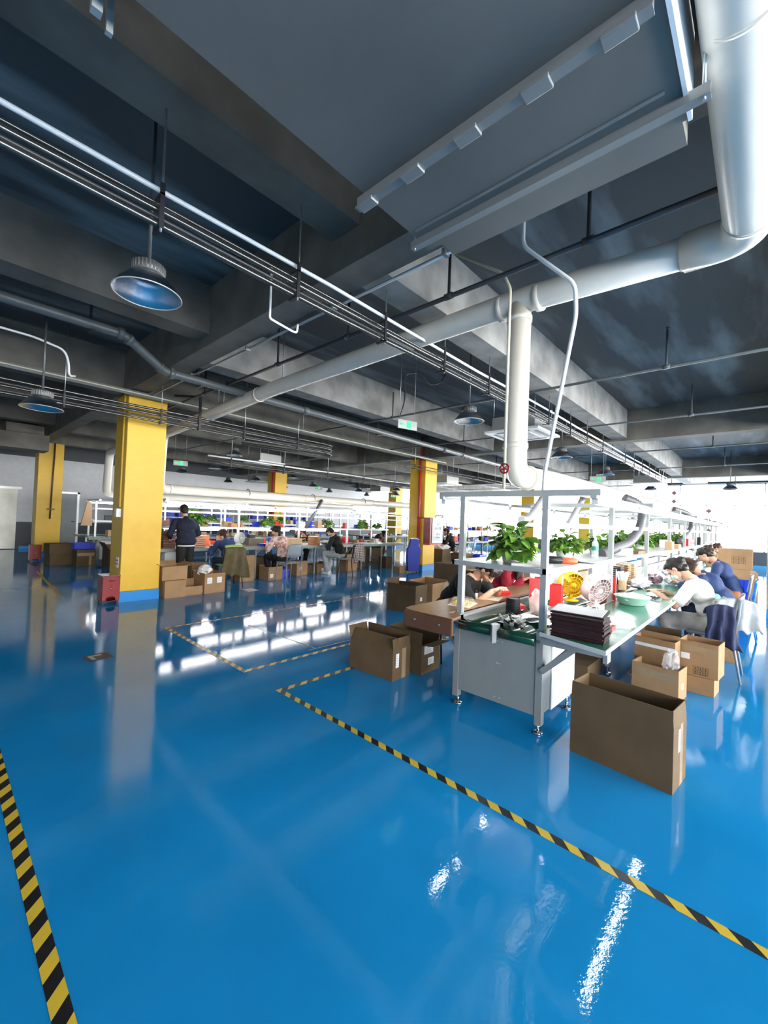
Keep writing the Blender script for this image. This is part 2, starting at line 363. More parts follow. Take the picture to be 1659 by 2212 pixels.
# ------------------------------------------------------------------ ceiling services
def bend(pts, r=.12, n=6):
    """polyline with rounded corners"""
    pts = [Vector(p) for p in pts]; out = [pts[0]]
    for a, b, c in zip(pts, pts[1:], pts[2:]):
        d1 = (a-b); d2 = (c-b); k = min(r, d1.length*.49, d2.length*.49); p = b+d1.normalized()*k; q = b+d2.normalized()*k
        for i in range(n+1):
            t = i/n; out.append(p*(1-t)**2+b*2*t*(1-t)+q*t*t)
    out.append(pts[-1]); return out
# white exhaust pipe
ex = empty('exhaust_pipe', (3.25, 1.54, 3.33), 0, 'fat white exhaust pipe crossing under the ceiling and dropping onto the near bench', 'pipe')
MB().tube(bend([(-2.5, .05, 3.26), (3.22, .10, 3.29), (3.25, .42, 3.307)], .2, 8), .12, 28).build('near_run', m_pvc, ex, True)
MB().tube(bend([(3.25, .38, 3.305), (3.25, 1.54, 3.36), (3.25, 5.2, 3.31), (3.25, 7.6, 3.20), (3.25, 9.35, 3.12), (3.25, 9.45, 1.98), (13.0, 9.45, 2.05)], .17, 8), .1, 24).build('main_run', m_pvc, ex, True)
MB().tube(bend([(3.25, 1.54, 3.33), (3.25, 1.54, 1.90), (3.9, 1.52, 1.93), (13.2, 1.5, 2.0)], .17, 8), .094, 24).build('drop_pipe', m_pvc, ex, True)
MB().tube(bend([(3.25, 9.3, 3.13), (3.25, 13.15, 3.05), (3.25, 13.3, 1.92), (12.5, 13.4, 2.0)], .17, 8), .1, 24).build('far_run', m_pvc, ex, True)
def collar(p, d, r=.106, w=.03):
    p = Vector(p); d = Vector(d).normalized(); MB().tube([p-d*w, p+d*w], r, 24).build('collar', m_pvc, ex, True)
MB().tube([(3.02, .098, 3.288), (3.05, .10, 3.289)], .125, 28).build('collar', m_pvc, ex, True); MB().tube([(1.75, .08, 3.28), (1.765, .08, 3.28)], .123, 28).build('collar', m_pvc, ex, True)
for p, d in (((3.25, .36, 3.305), (0, 1, 0)), ((3.25, .42, 3.307), (0, 1, 0)), ((3.25, 1.38, 3.34), (0, 1, 0)), ((3.25, 1.70, 3.345), (0, 1, 0)), ((3.25, 5.6, 3.29), (0, 1, 0)),
             ((3.25, 1.54, 3.20), (0, 0, 1)), ((3.25, 1.54, 2.15), (0, 0, 1)), ((3.47, 1.53, 1.91), (1, 0, .05)),  ((3.48, 9.45, 1.982), (1, 0, 0)), ((7.0, 9.45, 2.01), (1, 0, 0)), ((9.7, 9.45, 2.03), (1, 0, 0))):
    collar(p, d, .107 if abs(d[2]) < .5 else .102, .022)
for y in (5.0, 6.9): MB().tube([(3.25, y, 3.4), (3.25, y, 4.1)], .006, 6).build('hanger_rod', m_rod, ex, True)
MB().tube([(1.75, .04, 3.29), (1.75, .04, 4.1)], .006, 6).build('hanger_rod', m_rod, ex, True)
for x in (5.3, 7.3, 9.3): b = MB(); b.tube([(x, 9.342, 2.0+x*.004)]+[(x, 9.45+.107*sin(a), 1.99+x*.006+.107*cos(a)) for a in [i*pi/8 for i in range(-6, 9)]], .008, 6).build('strap', m_dark, ex, True)
# big painted duct above the camera
du = empty('ventilation_duct', (1.0, .87, 3.1), 0, 'large dark rectangular duct board unit hanging at the top right', 'duct')
MB().box(-2.5, 1.93, .25, 1.485, 3.1, 3.42).build('duct_body', m_duct, du, True)
MB().box(-2.5, 1.93, .235, .249, 3.09, 3.43).build('side_board', m_wenam, du, True)
b = MB(); b.box(1.38, 1.392, .27, 1.53, 3.045, 3.1); b.box(1.366, 1.406, .27, 1.53, 3.038, 3.045); b.build('flange', m_flange, du, True)
for y in (.36, .62, .9, 1.18, 1.46): MB().bev(1.360, 1.412, y-.05, y+.05, 3.028, 3.046, .003).build('clip', m_flange, du, True)
b = MB(); b.box(1.805, 1.815, .17, 1.53, 3.065, 3.1); b.box(1.805, 1.845, .17, 1.53, 3.06, 3.066); b.build('hanger_channel', m_flange, du, True)
b = MB(); b.prism([(1.93, .27), (2.085, .27), (2.085, 1.40), (1.93, 1.46)], 3.13, 3.40); b.box(1.90, 2.085, .27, 1.42, 3.118, 3.13); b.build('end_plenum', m_duct, du, True)
b = MB(); b.box(1.745, 1.755, .3, 1.45, 3.092, 3.1); b.build('rivet_strip', m_flange, du, True)
for y in (.19, 1.51): MB().tube([(1.82, y, 3.05), (1.82, y, 4.1)], .006, 6).build('hanger_rod', m_rod, du, True)
b = MB(); b.bar((.30, 1.62, 3.1), (.30, 1.62, 3.4), .03); b.bar((.345, 1.66, 3.1), (.345, 1.66, 3.4), .02); b.bar((.28, 1.6, 3.42), (.36, 1.68, 3.7), .03)
tag(b.build('pipe_bracket', m_alu), 'small pale metal bracket at the very top left of the ceiling', 'bracket')
# cable trays / conduit bundles
def bundle(name, label, y, x0, x1, rows, rods, ztop=4.1, curl=None):
    r = empty(name, (x0, y, rows[0][1]), 0, label, 'conduit bundle')
    for k, (dy, z, rad, m) in enumerate(rows):
        pts = [(x0, y+dy, z)]
        n = int((x1-x0)/1.1)
        for i in range(1, n): pts.append((x0+(x1-x0)*i/n, y+dy+.006*sin(i*1.3+k*2), z+.008*sin(i*1.9+k)))
        pts.append((x1, y+dy, z))
        if curl: pts += [(x1+.28, y+dy+.05, z), (x1+.38, y+dy+.22, z-.01), (x1+.25, y+dy+.35, z-.01), (x1-1.6, y+dy+.6, z-.02)]
        MB().tube(pts, rad, 8).build('conduit', m, r, True)
    zb = min(q[1] for q in rows)-.05; zt = max(q[1] for q in rows)
    for x in rods:
        b = MB(); b.tube([(x, y-.035, zb), (x, y-.035, ztop)], .006, 6); b.build('hanger_rod', m_rod, r, True)
        b = MB()
        b.box(x-.012, x+.012, y-.045, y-.033, zb+.03, zt+.02); b.box(x-.012, x+.012, y-.045, y+.06, zb+.02, zb+.032); b.box(x-.012, x+.012, y-.045, y+.06, zt-.045, zt-.035)
        b.build('clamp', m_dark, r, True)
    return r
rodx = [.92, 1.97, 3.02, 4.07, 5.15, 6.2, 7.3, 8.4, 9.4, 10.6, 11.7, 12.8, 13.9, 15.0, 16.1, 17.2, 18.1]
bundle('conduit_bundle', 'long conduit bundle topped by a white conduit, crossing the whole ceiling', 2.49, -2.5, 16.6,
       [(0, 3.267, .014, m_wcond), (.025, 3.20, .010, m_cond), (-.005, 3.147, .016, m_cond), (.025, 3.12, .010, m_blackpipe), (-.005, 3.07, .017, m_cond)], [.79, 1.69], 3.70)
for q in (2.60, 3.50, 4.43, 5.33, 6.28, 7.22, 8.1, 9.1, 10.9, 11.8, 12.7, 13.6, 14.5, 15.4, 16.2):
    MB().tube([(q, 2.455, 3.02), (q, 2.455, 3.48)], .006, 6).build('hanger_rod', m_rod, bpy.data.objects['conduit_bundle'], True)
    b = MB(); b.box(q-.012, q+.012, 2.445, 2.457, 3.03, 3.29); b.box(q-.012, q+.012, 2.445, 2.55, 3.04, 3.052); b.build('clamp', m_dark, bpy.data.objects['conduit_bundle'], True)
bundle('conduit_bundle', 'dark conduit bundle passing in front of the wide near column', 7.2, -1.5, 5.8,
       [(.0, 3.12, .02, m_cond), (.03, 3.07, .015, m_blackpipe), (0, 3.03, .016, m_cond), (.02, 2.97, .014, m_blackpipe), (0, 2.93, .016, m_cond)], [1.2, 2.45, 3.9, 5.1], curl=True)
bundle('conduit_bundle', 'third conduit bundle with a pale top conduit, over the long bench', 10.2, 4.6, 13.6,
       [(.0, 2.93, .022, m_wcond), (.05, 2.86, .016, m_blackpipe), (0, 2.80, .018, m_cond), (.03, 2.74, .014, m_blackpipe)], [5.2, 6.8, 8.4, 10.0, 11.6, 13.2])
bundle('conduit_bundle', 'thin black conduit pair right of the hose cabinet column', 7.2, 8.0, 15.0,
       [(.0, 3.05, .014, m_blackpipe), (.05, 2.98, .012, m_cond)], [9.0, 10.9, 12.4, 13.6, 14.8])
b = MB(); b.box(-1.5, 10.9, 7.46, 7.58, 3.36, 3.41); b.box(-1.5, 10.9, 7.455, 7.461, 3.33, 3.36)
r = empty('cable_tray', (0, 7.5, 3.36), 0, 'flat grey cable tray with a cream line beneath, running past the column heads', 'cable tray'); b.build('tray', m_pipe, r, True)
MB().tube([(-1.5, 7.44, 3.375), (10.9, 7.44, 3.36)], .011, 6).build('cream_conduit', mat('cream_conduit', (.62, .58, .42), .4), r, True)
for x in (.2, 3.6, 5.4, 7.4, 9.2): MB().tube([(x, 7.43, 3.33), (x, 7.43, 4.1)], .005, 6).build('hanger_rod', m_rod, r, True)
b = MB(); b.bar((3.06, 7.16, 2.90), (3.06, 7.16, 3.48), .035); b.bar((3.06, 7.16, 3.48), (2.78, 7.55, 3.50), .03)
tag(b.build('black_bracket', m_black), 'black angled bracket hooking the conduits right of the near column', 'bracket')
# drain pipe with the stepped bend
dr = empty('drain_pipe', (1.45, 5.6, 3.56), 0, 'thick grey drain pipe with a stepped bend above the near column', 'pipe')
MB().tube(bend([(-3, 5.6, 3.57), (1.46, 5.6, 3.56), (2.02, 5.88, 3.345), (14.5, 6.2, 3.34)], .09), .055, 16).build('pipe_run', m_pipe, dr, True)
for p, q in (((1.40, 5.6, 3.56), (1.46, 5.6, 3.56)), ((1.50, 5.62, 3.54), (1.55, 5.645, 3.525)), ((1.93, 5.84, 3.38), (1.97, 5.855, 3.365)), ((2.08, 5.882, 3.345), (2.14, 5.884, 3.345)), ((4.3, 5.94, 3.345), (4.4, 5.94, 3.345)), ((8.7, 6.05, 3.34), (8.8, 6.05, 3.34)), ((9.6, 6.08, 3.34), (9.7, 6.08, 3.34))):
    MB().tube([p, q], .068, 14).build('coupling', m_pipe, dr, True)
for x, y, zt in ((1.15, 5.6, 3.5), (2.5, 5.9, 3.28), (6.3, 5.99, 3.28), (9.9, 6.09, 3.28), (11.8, 6.12, 3.28)):
    b = MB(); b.bar((x, y+.07, zt), (x, y+.07, 4.1), .035, .02); b.bar((x, y-.07, zt-.01), (x, y+.08, zt-.01), .03, .015); b.build('hanger', m_blackpipe, dr, True)
# sprinkler pipes along Y with upright stems
def sprinkler(label, x, z, y0, y1, stems, r=.019, m=None):
    m = m or m_blackpipe; e = empty('sprinkler_pipe', (x, y0, z), 0, label, 'pipe', 'ceiling sprinkler pipes')
    MB().tube([(x, y0, z), (x, y1, z-.01)], r, 10).build('pipe_run', m, e, True)
    for y in stems:
        b = MB(); b.tube([(x, y, z), (x, y, z+.02), (x, y, 3.88)], [.02, .013, .013], 8); b.tube([(x, y-.035, z), (x, y+.035, z)], r+.008, 10)
        b.tube([(x, y, 3.88), (x, y, 3.90)], .02, 8); b.build('upright_stem', m, e, True)
sprinkler('black sprinkler pipe under the ceiling nearest the big duct', 2.88, 3.40, -2.0, 9.5, [.90, 2.0, 3.25, 4.55, 6.6], .02)
sprinkler('grey sprinkler pipe crossing the bare beams behind the white drop pipe', 5.8, 3.43, -4, 7.6, [.9, 2.9, 5.2], .018, m_pipe)
sprinkler('sprinkler pipe running across the face of the far girder', 8.3, 3.40, -4, 7.6, [.93, 2.9, 5.2], .016, m_pipe)
sprinkler('sprinkler pipe just beyond the far girder', 11.6, 3.40, -4, 7.6, [.9, 2.9], .016, m_pipe)
sprinkler('sprinkler pipe in the bay before the last girder', 15.0, 3.40, -4, 7.6, [.9, 2.9], .016, m_pipe)
sprinkler('sprinkler pipe beyond the last girder', 20.5, 3.40, -4, 17, [.9, 2.9], .016, m_pipe)
for x, lab in ((5.0, 'nearest'), (8.2, 'middle'), (12.6, 'farthest')):
    sprinkler('sprinkler pipe over the long rear benches, the %s of three' % lab, x, 3.35, 9.5, 18.9, [11.5, 14.2, 17], .018, m_pipe)
b = MB(); b.tube([(2.03, -2, 3.50), (2.03, 7.7, 3.50)], .013, 8)
for y in (1.7, 3.2, 5.2): b.box(2.0, 2.09, y-.02, y+.02, 3.48, 3.53)
b2 = MB(); b2.tube([(2.40, 1.3, 3.40), (2.40, 7.9, 3.40)], .014, 8)
for y in (1.7, 2.9, 4.4, 5.9): b2.box(2.36, 2.42, y-.015, y+.015, 3.38, 3.425)
tag(b2.build('beam_conduit', m_rod), 'thin grey conduit clipped along the lower edge of the near girder', 'conduit')
b.bm.free()
# white flexible conduits dropping to the near bench
tag(MB().tube(bend([(2.8, 1.322, 4.1), (2.8, 1.318, 3.50), (2.86, .97, 3.13), (2.93, .98, 2.95), (3.05, 1.21, 1.90), (3.06, 1.22, 1.76)], .06), .014, 8).build('white_conduit', m_wcond), 'bent white conduit dropping diagonally to the near bench top', 'conduit')
r = empty('air_line', (2.93, 1.47, 1.77), 0, 'thin cream air line dropping to the bench top with a red valve wheel', 'pipe')
MB().tube(bend([(2.9, 1.95, 3.75), (2.93, 1.53, 3.44), (2.93, 1.47, 3.30), (2.93, 1.47, 1.77)], .03), .012, 8).build('pipe_run', mat('cream_conduit', (.62, .58, .42), .4), r, True)
b = MB(); M = Matrix.Translation((2.90, 1.455, 1.92)) @ Matrix.Rotation(pi/2, 4, 'Y') @ Matrix.Rotation(0, 4, 'X')
ring = [M @ Vector((.035*cos(a), .035*sin(a), 0)) for a in [i*pi/8 for i in range(16)]]; b.tube(ring, .006, 6, closed=True)
for a in range(5): b.tube([M @ Vector((0, 0, 0)), M @ Vector((.035*cos(a*1.257), .035*sin(a*1.257), 0))], .004, 6)
b.tube([(2.93, 1.462, 1.92), (2.895, 1.455, 1.92)], .009, 8); b.build('valve_wheel', m_red, r, True)
tag(MB().tube(bend([(1.714, 2.85, 3.42), (1.716, 2.85, 3.10), (1.716, 2.85, 3.02), (1.93, 2.85, 2.995), (1.97, 2.85, 3.0), (1.975, 2.85, 3.07)], .02), .009, 8).build('white_conduit', m_wcond), 'hooked white conduit dangling below the conduit bundle', 'conduit')
tag(MB().tube(bend([(-2, 6.4, 3.55), (.75, 6.4, 3.50), (1.05, 6.4, 3.44), (1.1, 6.42, 3.30), (1.12, 6.5, 3.16), (1.2, 6.6, 3.2)], .08), .014, 8).build('white_conduit', m_wcond), 'white conduit with a droopy end at left above the conduit bundle', 'conduit')
b = MB(); b.tube(bend([(3.62, 13.9, 3.05), (3.62, 13.0, 3.05), (3.62, 13.0, 2.9), (4.1, 13.0, 2.85), (4.1, 13.0, 1.9)], .04), .014, 8)
# high bay lamps
def lamp():
    r = empty('high_bay_lamp', (0, 0, 0), 0, 'x', 'lamp', 'hanging high bay lamps')
    b = MB(); pr = [(.2, 0), (.197, .006), (.17, .05), (.125, .10), (.085, .13)]
    b.lathe(pr+[(.08, .128), (.118, .096), (.163, .045), (.19, .004), (.2, 0)], n=36, cap=False); rf = b.build('reflector', m_lampin, r)
    b = MB(); b.lathe([(.086, .128), (.095, .135), (.095, .19), (.08, .20), (.05, .215), (0, .217)], n=28)
    for k in range(28):
        a = 2*pi*k/28; b.bar((.094*cos(a), .094*sin(a), .137), (.094*cos(a), .094*sin(a), .187), .006, .012)
    hs_ = b.build('heat_sink', m_lampout, r)
    MB().lathe([(0, .128), (.08, .128), (.08, .133)], n=20).build('led_plate', m_exitw, hs_)
    b = MB(); b.tube([(.2*cos(a), .2*sin(a), 0) for a in [i*pi/20 for i in range(40)]], .004, 6, closed=True); b.build('rim', m_lampgrey, rf)
    MB().tube([(0, 0, .21), (0, 0, 1.2)], .011, 8).build('stem', m_lampout, r)
    return r
L0 = lamp(); L0.location = (.9, 2.98, 2.9); L0['label'] = 'round high bay lamp with blue reflection, nearest, under the long conduit bundle at left'
for x, y, z, lab in ((4.9, 3.0, 2.88, 'high bay lamp hanging just left of the fat white vertical pipe'), (8.45, 3.03, 2.87, 'high bay lamp hanging right of the white vertical pipe above the bench'),
                     (11.4, 3.0, 2.84, 'high bay lamp hanging left of the far air conditioner'), (16.9, .86, 2.87, 'high bay lamp near the right edge against the bright end windows'),
                     (.82, 6.1, 2.62, 'high bay lamp at far left below the conduit bundle'), (5.4, 10.4, 3.05, 'high bay lamp right of the near column, end of the dark conduits'),
                     (17.5, 3.1, 2.95, 'high bay lamp behind the far ceiling air conditioner')):
    dup(L0, (x, y, z), 0, lab)
k = 0
for y in (13.2, 15.8, 18.2):
    for x in (6.2, 9.2, 12.2, 15.2, 18.2, 21.2):
        dup(L0, (x, y, 2.95), 0, 'far back high bay lamp over the rear benches, %s, %s row' % (('first from left', 'second from left', 'third from left', 'fourth from left', 'fifth from left', 'rightmost')[k % 6], ('front', 'middle', 'rear')[k//6])); k += 1
# ceiling cassette air conditioners
def cassette():
    r = empty('ceiling_air_conditioner', (0, 0, 0), 0, 'x', 'air conditioner', 'ceiling cassette air conditioners')
    MB().bev(-.38, .38, -.38, .38, .04, .28, .01).build('casing', m_lampgrey, r)
    MB().prism([(-.47, -.47), (.47, -.47), (.47, .47), (-.47, .47)], .0, .04).build('panel', m_wenam, r)
    b = MB()
    for k in range(9): b.box(-.24, .24, -.24+k*.056, -.22+k*.056, -.012, 0)
    b.build('grille', m_alu, r)
    b = MB()
    for a in range(4): b.box(-.28, .28, .33, .39, -.004, .003, Matrix.Rotation(a*pi/2, 4, 'Z'))
    b.build('air_slot', m_black, r)
    for sx in (-.36, .36):
        for sy in (-.36, .36): MB().tube([(sx, sy, .2), (sx, sy, 1.1)], .006, 6).build('hanger_rod', m_rod, r)
    return r
A0 = cassette(); A0.location = (6.9, 3.15, 3.05); A0['label'] = 'white ceiling air conditioner right behind the fat vertical pipe'
for x, y, z, lab in ((16.3, 2.95, 3.02, 'ceiling air conditioner at the end of the long conduit bundle'), (7.2, 11.9, 3.15, 'flat ceiling air conditioner over the long bench behind the dark conduits'),
                     (12.5, 8.6, 2.85, 'ceiling air conditioner just right of the hose cabinet column'), (10.2, 17.2, 3.0, 'ceiling air conditioner far back left of the distant column'), (16.5, 15.5, 3.0, 'small distant ceiling air conditioner above the rear wall')):
    dup(A0, (x, y, z), 0, lab)
# exit signs
def exit_sign(loc=(0, 0, 0), rz=0, lab='x'):
    r = empty('exit_sign', loc, rz, lab, 'exit sign', 'hanging green exit signs')
    MB().bev(-.17, .17, -.012, .012, -.13, 0, .004).build('panel', m_exitw, r)
    g = MB(); g.box(-.02, .06, -.0145, -.012, -.115, -.015); ds = g.build('door_symbol', m_exit, r)
    g = MB(); g.box(-.125, -.05, -.0145, -.012, -.072, -.058); g.prism([(-.15, -.065), (-.11, -.04), (-.11, -.09)], .012, .0145, Matrix.Rotation(pi/2, 4, 'X')); g.build('arrow', m_exit, r)
    g = MB(); g.ell((.022, -.015, -.035), (.008, .002, .008), 8); g.bar((.02, -.0155, -.045), (.012, -.0155, -.075), .014, .002); g.bar((.012, -.0155, -.075), (.034, -.0155, -.10), .008, .002)
    g.bar((.012, -.0155, -.075), (-.008, -.0155, -.10), .008, .002); g.bar((.02, -.0155, -.05), (.044, -.0155, -.06), .006, .002); g.bar((.02, -.0155, -.05), (-.008, -.0155, -.062), .006, .002); g.build('running_figure', m_exitw, ds)
    for x in (-.14, .12): MB().tube([(x, 0, 0), (x, 0, 4.1-loc[2])], .003, 5).build('hanger_wire', m_rod, r)
    return r
exit_sign((4.62, 3.85, 2.95), -.25, 'green running man exit sign hanging in the middle, nearest')
b = MB(); b.tube(bend([(4.50, 3.90, 2.95), (4.62, 3.9, 3.3), (4.55, 3.9, 3.62), (4.95, 3.9, 3.75), (5.1, 3.85, 3.58), (5.4, 3.8, 3.7), (5.5, 3.8, 4.1)], .15), .009, 6)
tag(b.build('sign_cable', m_black), 'loose black cable curling up from the nearest exit sign', 'cable')
for x, y, z, rz, lab in ((4.35, 11.2, 2.83, -.2, 'small exit sign just right of the near yellow column'), (11.9, 15.0, 2.9, -.3, 'small exit sign over the long rear pipe, left of two'), (16.6, 14.6, 2.85, -.3, 'small exit sign beside the distant column left of the hose cabinet'),
                         (10.6, 2.95, 2.72, -1.2, 'dim narrow exit sign above the white bench pipe'), (17.5, 4.4, 2.6, -.8, 'exit sign above the bench at the right, by the end windows'), (20.0, 12.3, 2.75, -.5, 'tiny exit sign seen beneath the near bench crossbar')):
    exit_sign((x, y, z), rz, lab)
# dark duct box beside the far left column
b = MB(); b.bev(-1.5, 2.05, 13.8, 14.5, 2.95, 3.35, .01); b.bev(1.2, 1.95, 13.9, 14.4, 3.35, 3.59, .01)
tag(b.build('air_duct_box', m_beam), 'dark boxy duct in front of the far left column head', 'duct')
r = empty('wall_pipe', (2.5, 15.85, 1.2), 0, 'thin dark pipe running down the face of the far left column', 'pipe')
m_brownpipe = mat('dull_brown_pipe', (.10, .05, .02), .5); MB().tube([(2.5, 15.87, 3.43), (2.46, 15.87, 1.15)], .022, 8).build('pipe_run', m_brownpipe, r, True); MB().box(2.38, 2.56, 15.83, 15.9, 1.42, 1.46).build('valve', m_brownpipe, r, True)
r = empty('column_trunking', (2.11, 7.85, 1.35), 0, 'narrow yellow trunking and switch box on the side of the wide near column', 'trunking')
MB().box(2.105, 2.128, 7.83, 7.87, 1.55, 3.43).build('trunking', m_yel, r, True); MB().bev(2.06, 2.128, 7.80, 7.90, 1.38, 1.52, .006).build('switch_box', m_wenam, r, True)
b = MB(); b.box(2.122, 2.128, 7.80, 7.93, .55, .72); b.mi = 1; b.box(2.12, 2.123, 7.81, 7.92, .66, .68); b.box(2.12, 2.123, 7.81, 7.92, .60, .62)
tag(b.build('wall_notice', [m_paper, m_redcard]), 'small notice with red lines on the near column above the extinguisher box', 'notice')
# ------------------------------------------------------------------ assembly benches
BAY = 1.75
def leveling_foot(x, y, parent):
    b = MB(); b.lathe([(0, .016), (.032, .014), (.036, 0), (0, 0)], (x, y, 0), 16); b.tube([(x, y, .01), (x, y, .12)], .008, 8); b.tube([(x, y, .045), (x, y, .055)], .014, 6)
    b.build('levelling_foot', m_chrome, parent)
def bench(label, X0, Y0, bays, m_top, m_apron, near=False, loops=True):
    r = empty('assembly_bench', (X0, Y0, 0), 0, label, 'workbench', 'long white framed assembly benches')
    L = bays*BAY+.5
    # end cabinet
    b = MB(); b.box(0, .012, .0, .735, .13, .665)
    b.box(-.006, .05, -.004, .045, .07, .75); b.box(-.006, .05, .69, .739, .07, .75); b.box(-.006, .05, .33, .375, .62, .735)
    ep = b.build('end_panel', m_gpaint, r)
    MB().box(.05, .16, -.003, .01, .15, .66).build('corner_panel', m_gpaint, r); MB().box(.05, .16, .725, .738, .15, .66).build('corner_panel', m_gpaint, r)
    b = MB(); b.box(.16, .66, -.012, .005, .14, .67); b.box(.16, .66, .73, .747, .14, .67); b.box(.65, .66, 0, .735, .14, .67); b.build('side_panel', m_wenam, r)
    b = MB(); b.quad((0, .05, .666), (0, .33, .666), (-.02, .33, .70), (-.02, .05, .70)); b.quad((0, .375, .655), (0, .69, .655), (-.02, .69, .685), (-.02, .375, .685)); b.build('belt_guard', m_alu, r)
    b = MB()
    for y, z in ((.02, .58), (.71, .58), (.02, .16), (.71, .16), (.33, .43), (.35, .43), (.31, .60), (.35, .60), (.32, .17), (.36, .17)): b.tube([(-.004, y, z), (0, y, z)], .006, 8)
    b.build('screws', m_alu, ep)
    for x in (.03, .62):
        for y in (.03, .705): leveling_foot(x, y, r)
    b = MB(); b.box(.6, .64, .01, .05, .1, .66); b.box(.6, .64, .685, .725, .1, .66); b.box(.04, .62, .015, .04, .13, .155); b.build('inner_frame', m_gpaint, r)
    # belts
    for y0, y1, z in ((.385, .68, .715), (.045, .325, .715)):
        b = MB(); pr = [(-.0, z-.09), (-.035, z-.08), (-.05, z-.045), (-.035, z-.012), (0, z), (L, z), (L, z-.09)]
        A = [b.bm.verts.new((x, y0, zz)) for x, zz in pr]; B = [b.bm.verts.new((x, y1, zz)) for x, zz in pr]
        b._f(A); b._f(B[::-1])
        for i in range(len(A)): j = (i+1) % len(A); b._f([A[i], B[i], B[j], A[j]], True)
        b.build('belt', m_green if near else m_gmat, r)
    b = MB(); b.box(-.06, L, .33, .38, .69, .735); b.prism([(-.06, .33), (-.06, .38), (-.1, .345)], .60, .735); b.build('centre_rail', m_alu, r)
    b = MB(); b.box(-.02, L, .0, .04, .68, .735); b.box(-.02, L, .69, .735, .68, .735); b.build('side_rail', m_alu, r)
    # posts, crossbars, shelf
    for k in range(bays+1):
        x = .04+k*BAY
        for y in (.02, .715):
            b = MB(); b.box(x-.022, x+.022, y-.022, y+.022, .735 if k == 0 else .08, 1.72); b.box(x-.004, x+.004, y-.024, y-.021, .75, 1.72)
            po = b.build('post', m_alu, r)
            if k: leveling_foot(x, y, po)
        MB().box(x-.03, x+.03, -.35, .95, 1.72, 1.762).build('crossbar', m_alu, r)
        b = MB(); b.box(x-.02, x+.02, -.42, .0, .675, .71); b.box(x-.02, x+.02, .735, 1.12, .675, .71)
        b.bar((x, 0, .46), (x, -.2, .68), .03); b.bar((x, .735, .46), (x, .93, .68), .03); b.build('wing_bracket', m_gpaint, r)
        MB().box(x-.015, x+.015, .0, .735, .2, .23).build('lower_tie', m_gpaint, r)
    b = MB(); b.box(-.03, L-.4, .0, .735, 1.178, 1.188); b.build('shelf_board', m_wenam, r)
    b = MB(); b.box(-.05, L-.4, -.02, .0, 1.155, 1.193); b.box(-.05, L-.4, .735, .755, 1.155, 1.193); b.box(-.05, -.03, -.02, .755, 1.155, 1.193); b.build('shelf_edge', m_alu, r)
    b = MB(); b.box(.04, L-.4, .005, .035, 1.49, 1.53); b.box(.04, L-.4, .70, .73, 1.49, 1.53); b.build('upper_rail', m_wenam, r)
    b = MB(); b.box(.0, L-.4, -.33, -.29, 1.70, 1.725); b.box(.0, L-.4, .90, .94, 1.70, 1.725); b.build('lamp_rail', m_alu, r)
    b = MB(); b.box(-.035, -.005, .0, .03, 1.15, 1.18); b.build('rail_end_cap', m_black, r)
    # wings
    if near:
        b = MB(); b.prism([(-.20, -.455), (L, -.455), (L, -.005), (-.07, -.005)], .738, .752); b.build('wing_top', m_gmat, r)
        b = MB(); b.box(-.21, L, -.463, -.455, .728, .754); b.prism([(-.212, -.463), (-.20, -.463), (-.068, -.005), (-.08, -.005)], .728, .754); b.prism([(-.20, -.455), (L, -.455), (L, -.005), (-.07, -.005)], .728, .737); b.build('wing_edge', m_wenam, r)
        b = MB(); b.box(-.05, .02, -.41, -.0, .665, .71); b.box(-.055, .025, -.435, -.41, .635, .715); b.bar((-.0, 0, .46), (-.0, -.22, .67), .04); b.build('end_bracket', m_gpaint, r)
        b = MB(); pr = [(-.40, .735), (-.40, .745), (L, .745), (L, .735)]
        b.box(-.16, L, .745, 1.10, .742, .762); b.prism([(-.27, 1.0), (-.24, 1.08), (-.16, 1.10), (-.16, .745), (-.10, .745), (-.09, .66), (-.12, .61), (-.27, .60)], .742, .762)
        b.build('wing_top', m_brownlam, r)
        b = MB(); b.bev(-.29, -.262, .58, 1.06, .625, .760, .013); wa = b.build('wing_apron', mat('dark_brown_panel', (.12, .055, .03), .35), r)
        b = MB(); [b.tube([(-.296, y, .70), (-.288, y, .70)], .008, 8) for y in (.70, .94)]; b.build('apron_screws', m_chrome, wa)
    else:
        for a, c in ((-.45, -.005), (.745, 1.19)):
            MB().box(-.2, L, a, c, .742, .76).build('wing_top', m_top, r)
            e = a if a < 0 else c; MB().box(-.2, L, min(e, e-.012 if a < 0 else e+.012), max(e, e-.012 if a < 0 else e+.012), .695, .762).build('wing_apron', m_apron, r)
        for k in range(1, bays*2):
            x = k*BAY/2+.3
            b = MB(); b.box(x-.018, x+.018, -.38, -.34, 0, .70); b.bar((x+.12, -.36, .69), (x, -.36, .56), .02); b.build('table_leg', m_gpaint, r)
    return r
TL = None
def tube_light(x, y, z, label, group):
    global TL
    if TL is None:
        TL = empty('tube_light', (0, 0, 0), 0, 'x', 'tube light')
        b = MB(); b.box(0, 1.22, -.02, .02, .012, .045); b.box(0, .02, -.02, .02, -.02, .02); b.box(1.2, 1.22, -.02, .02, -.02, .02); b.build('housing', m_wenam, TL)
        MB().tube([(.02, 0, -.008), (1.2, 0, -.008)], .013, 10).build('tube', m_tube, TL)
        o = TL; TL.location = (x, y, z); o['label'] = label; o['group'] = group; return o
    return dup(TL, (x, y, z), 0, label, group)
ORD = ['first', 'second', 'third', 'fourth', 'fifth', 'sixth', 'seventh', 'eighth', 'ninth', 'tenth', 'eleventh', 'twelfth']
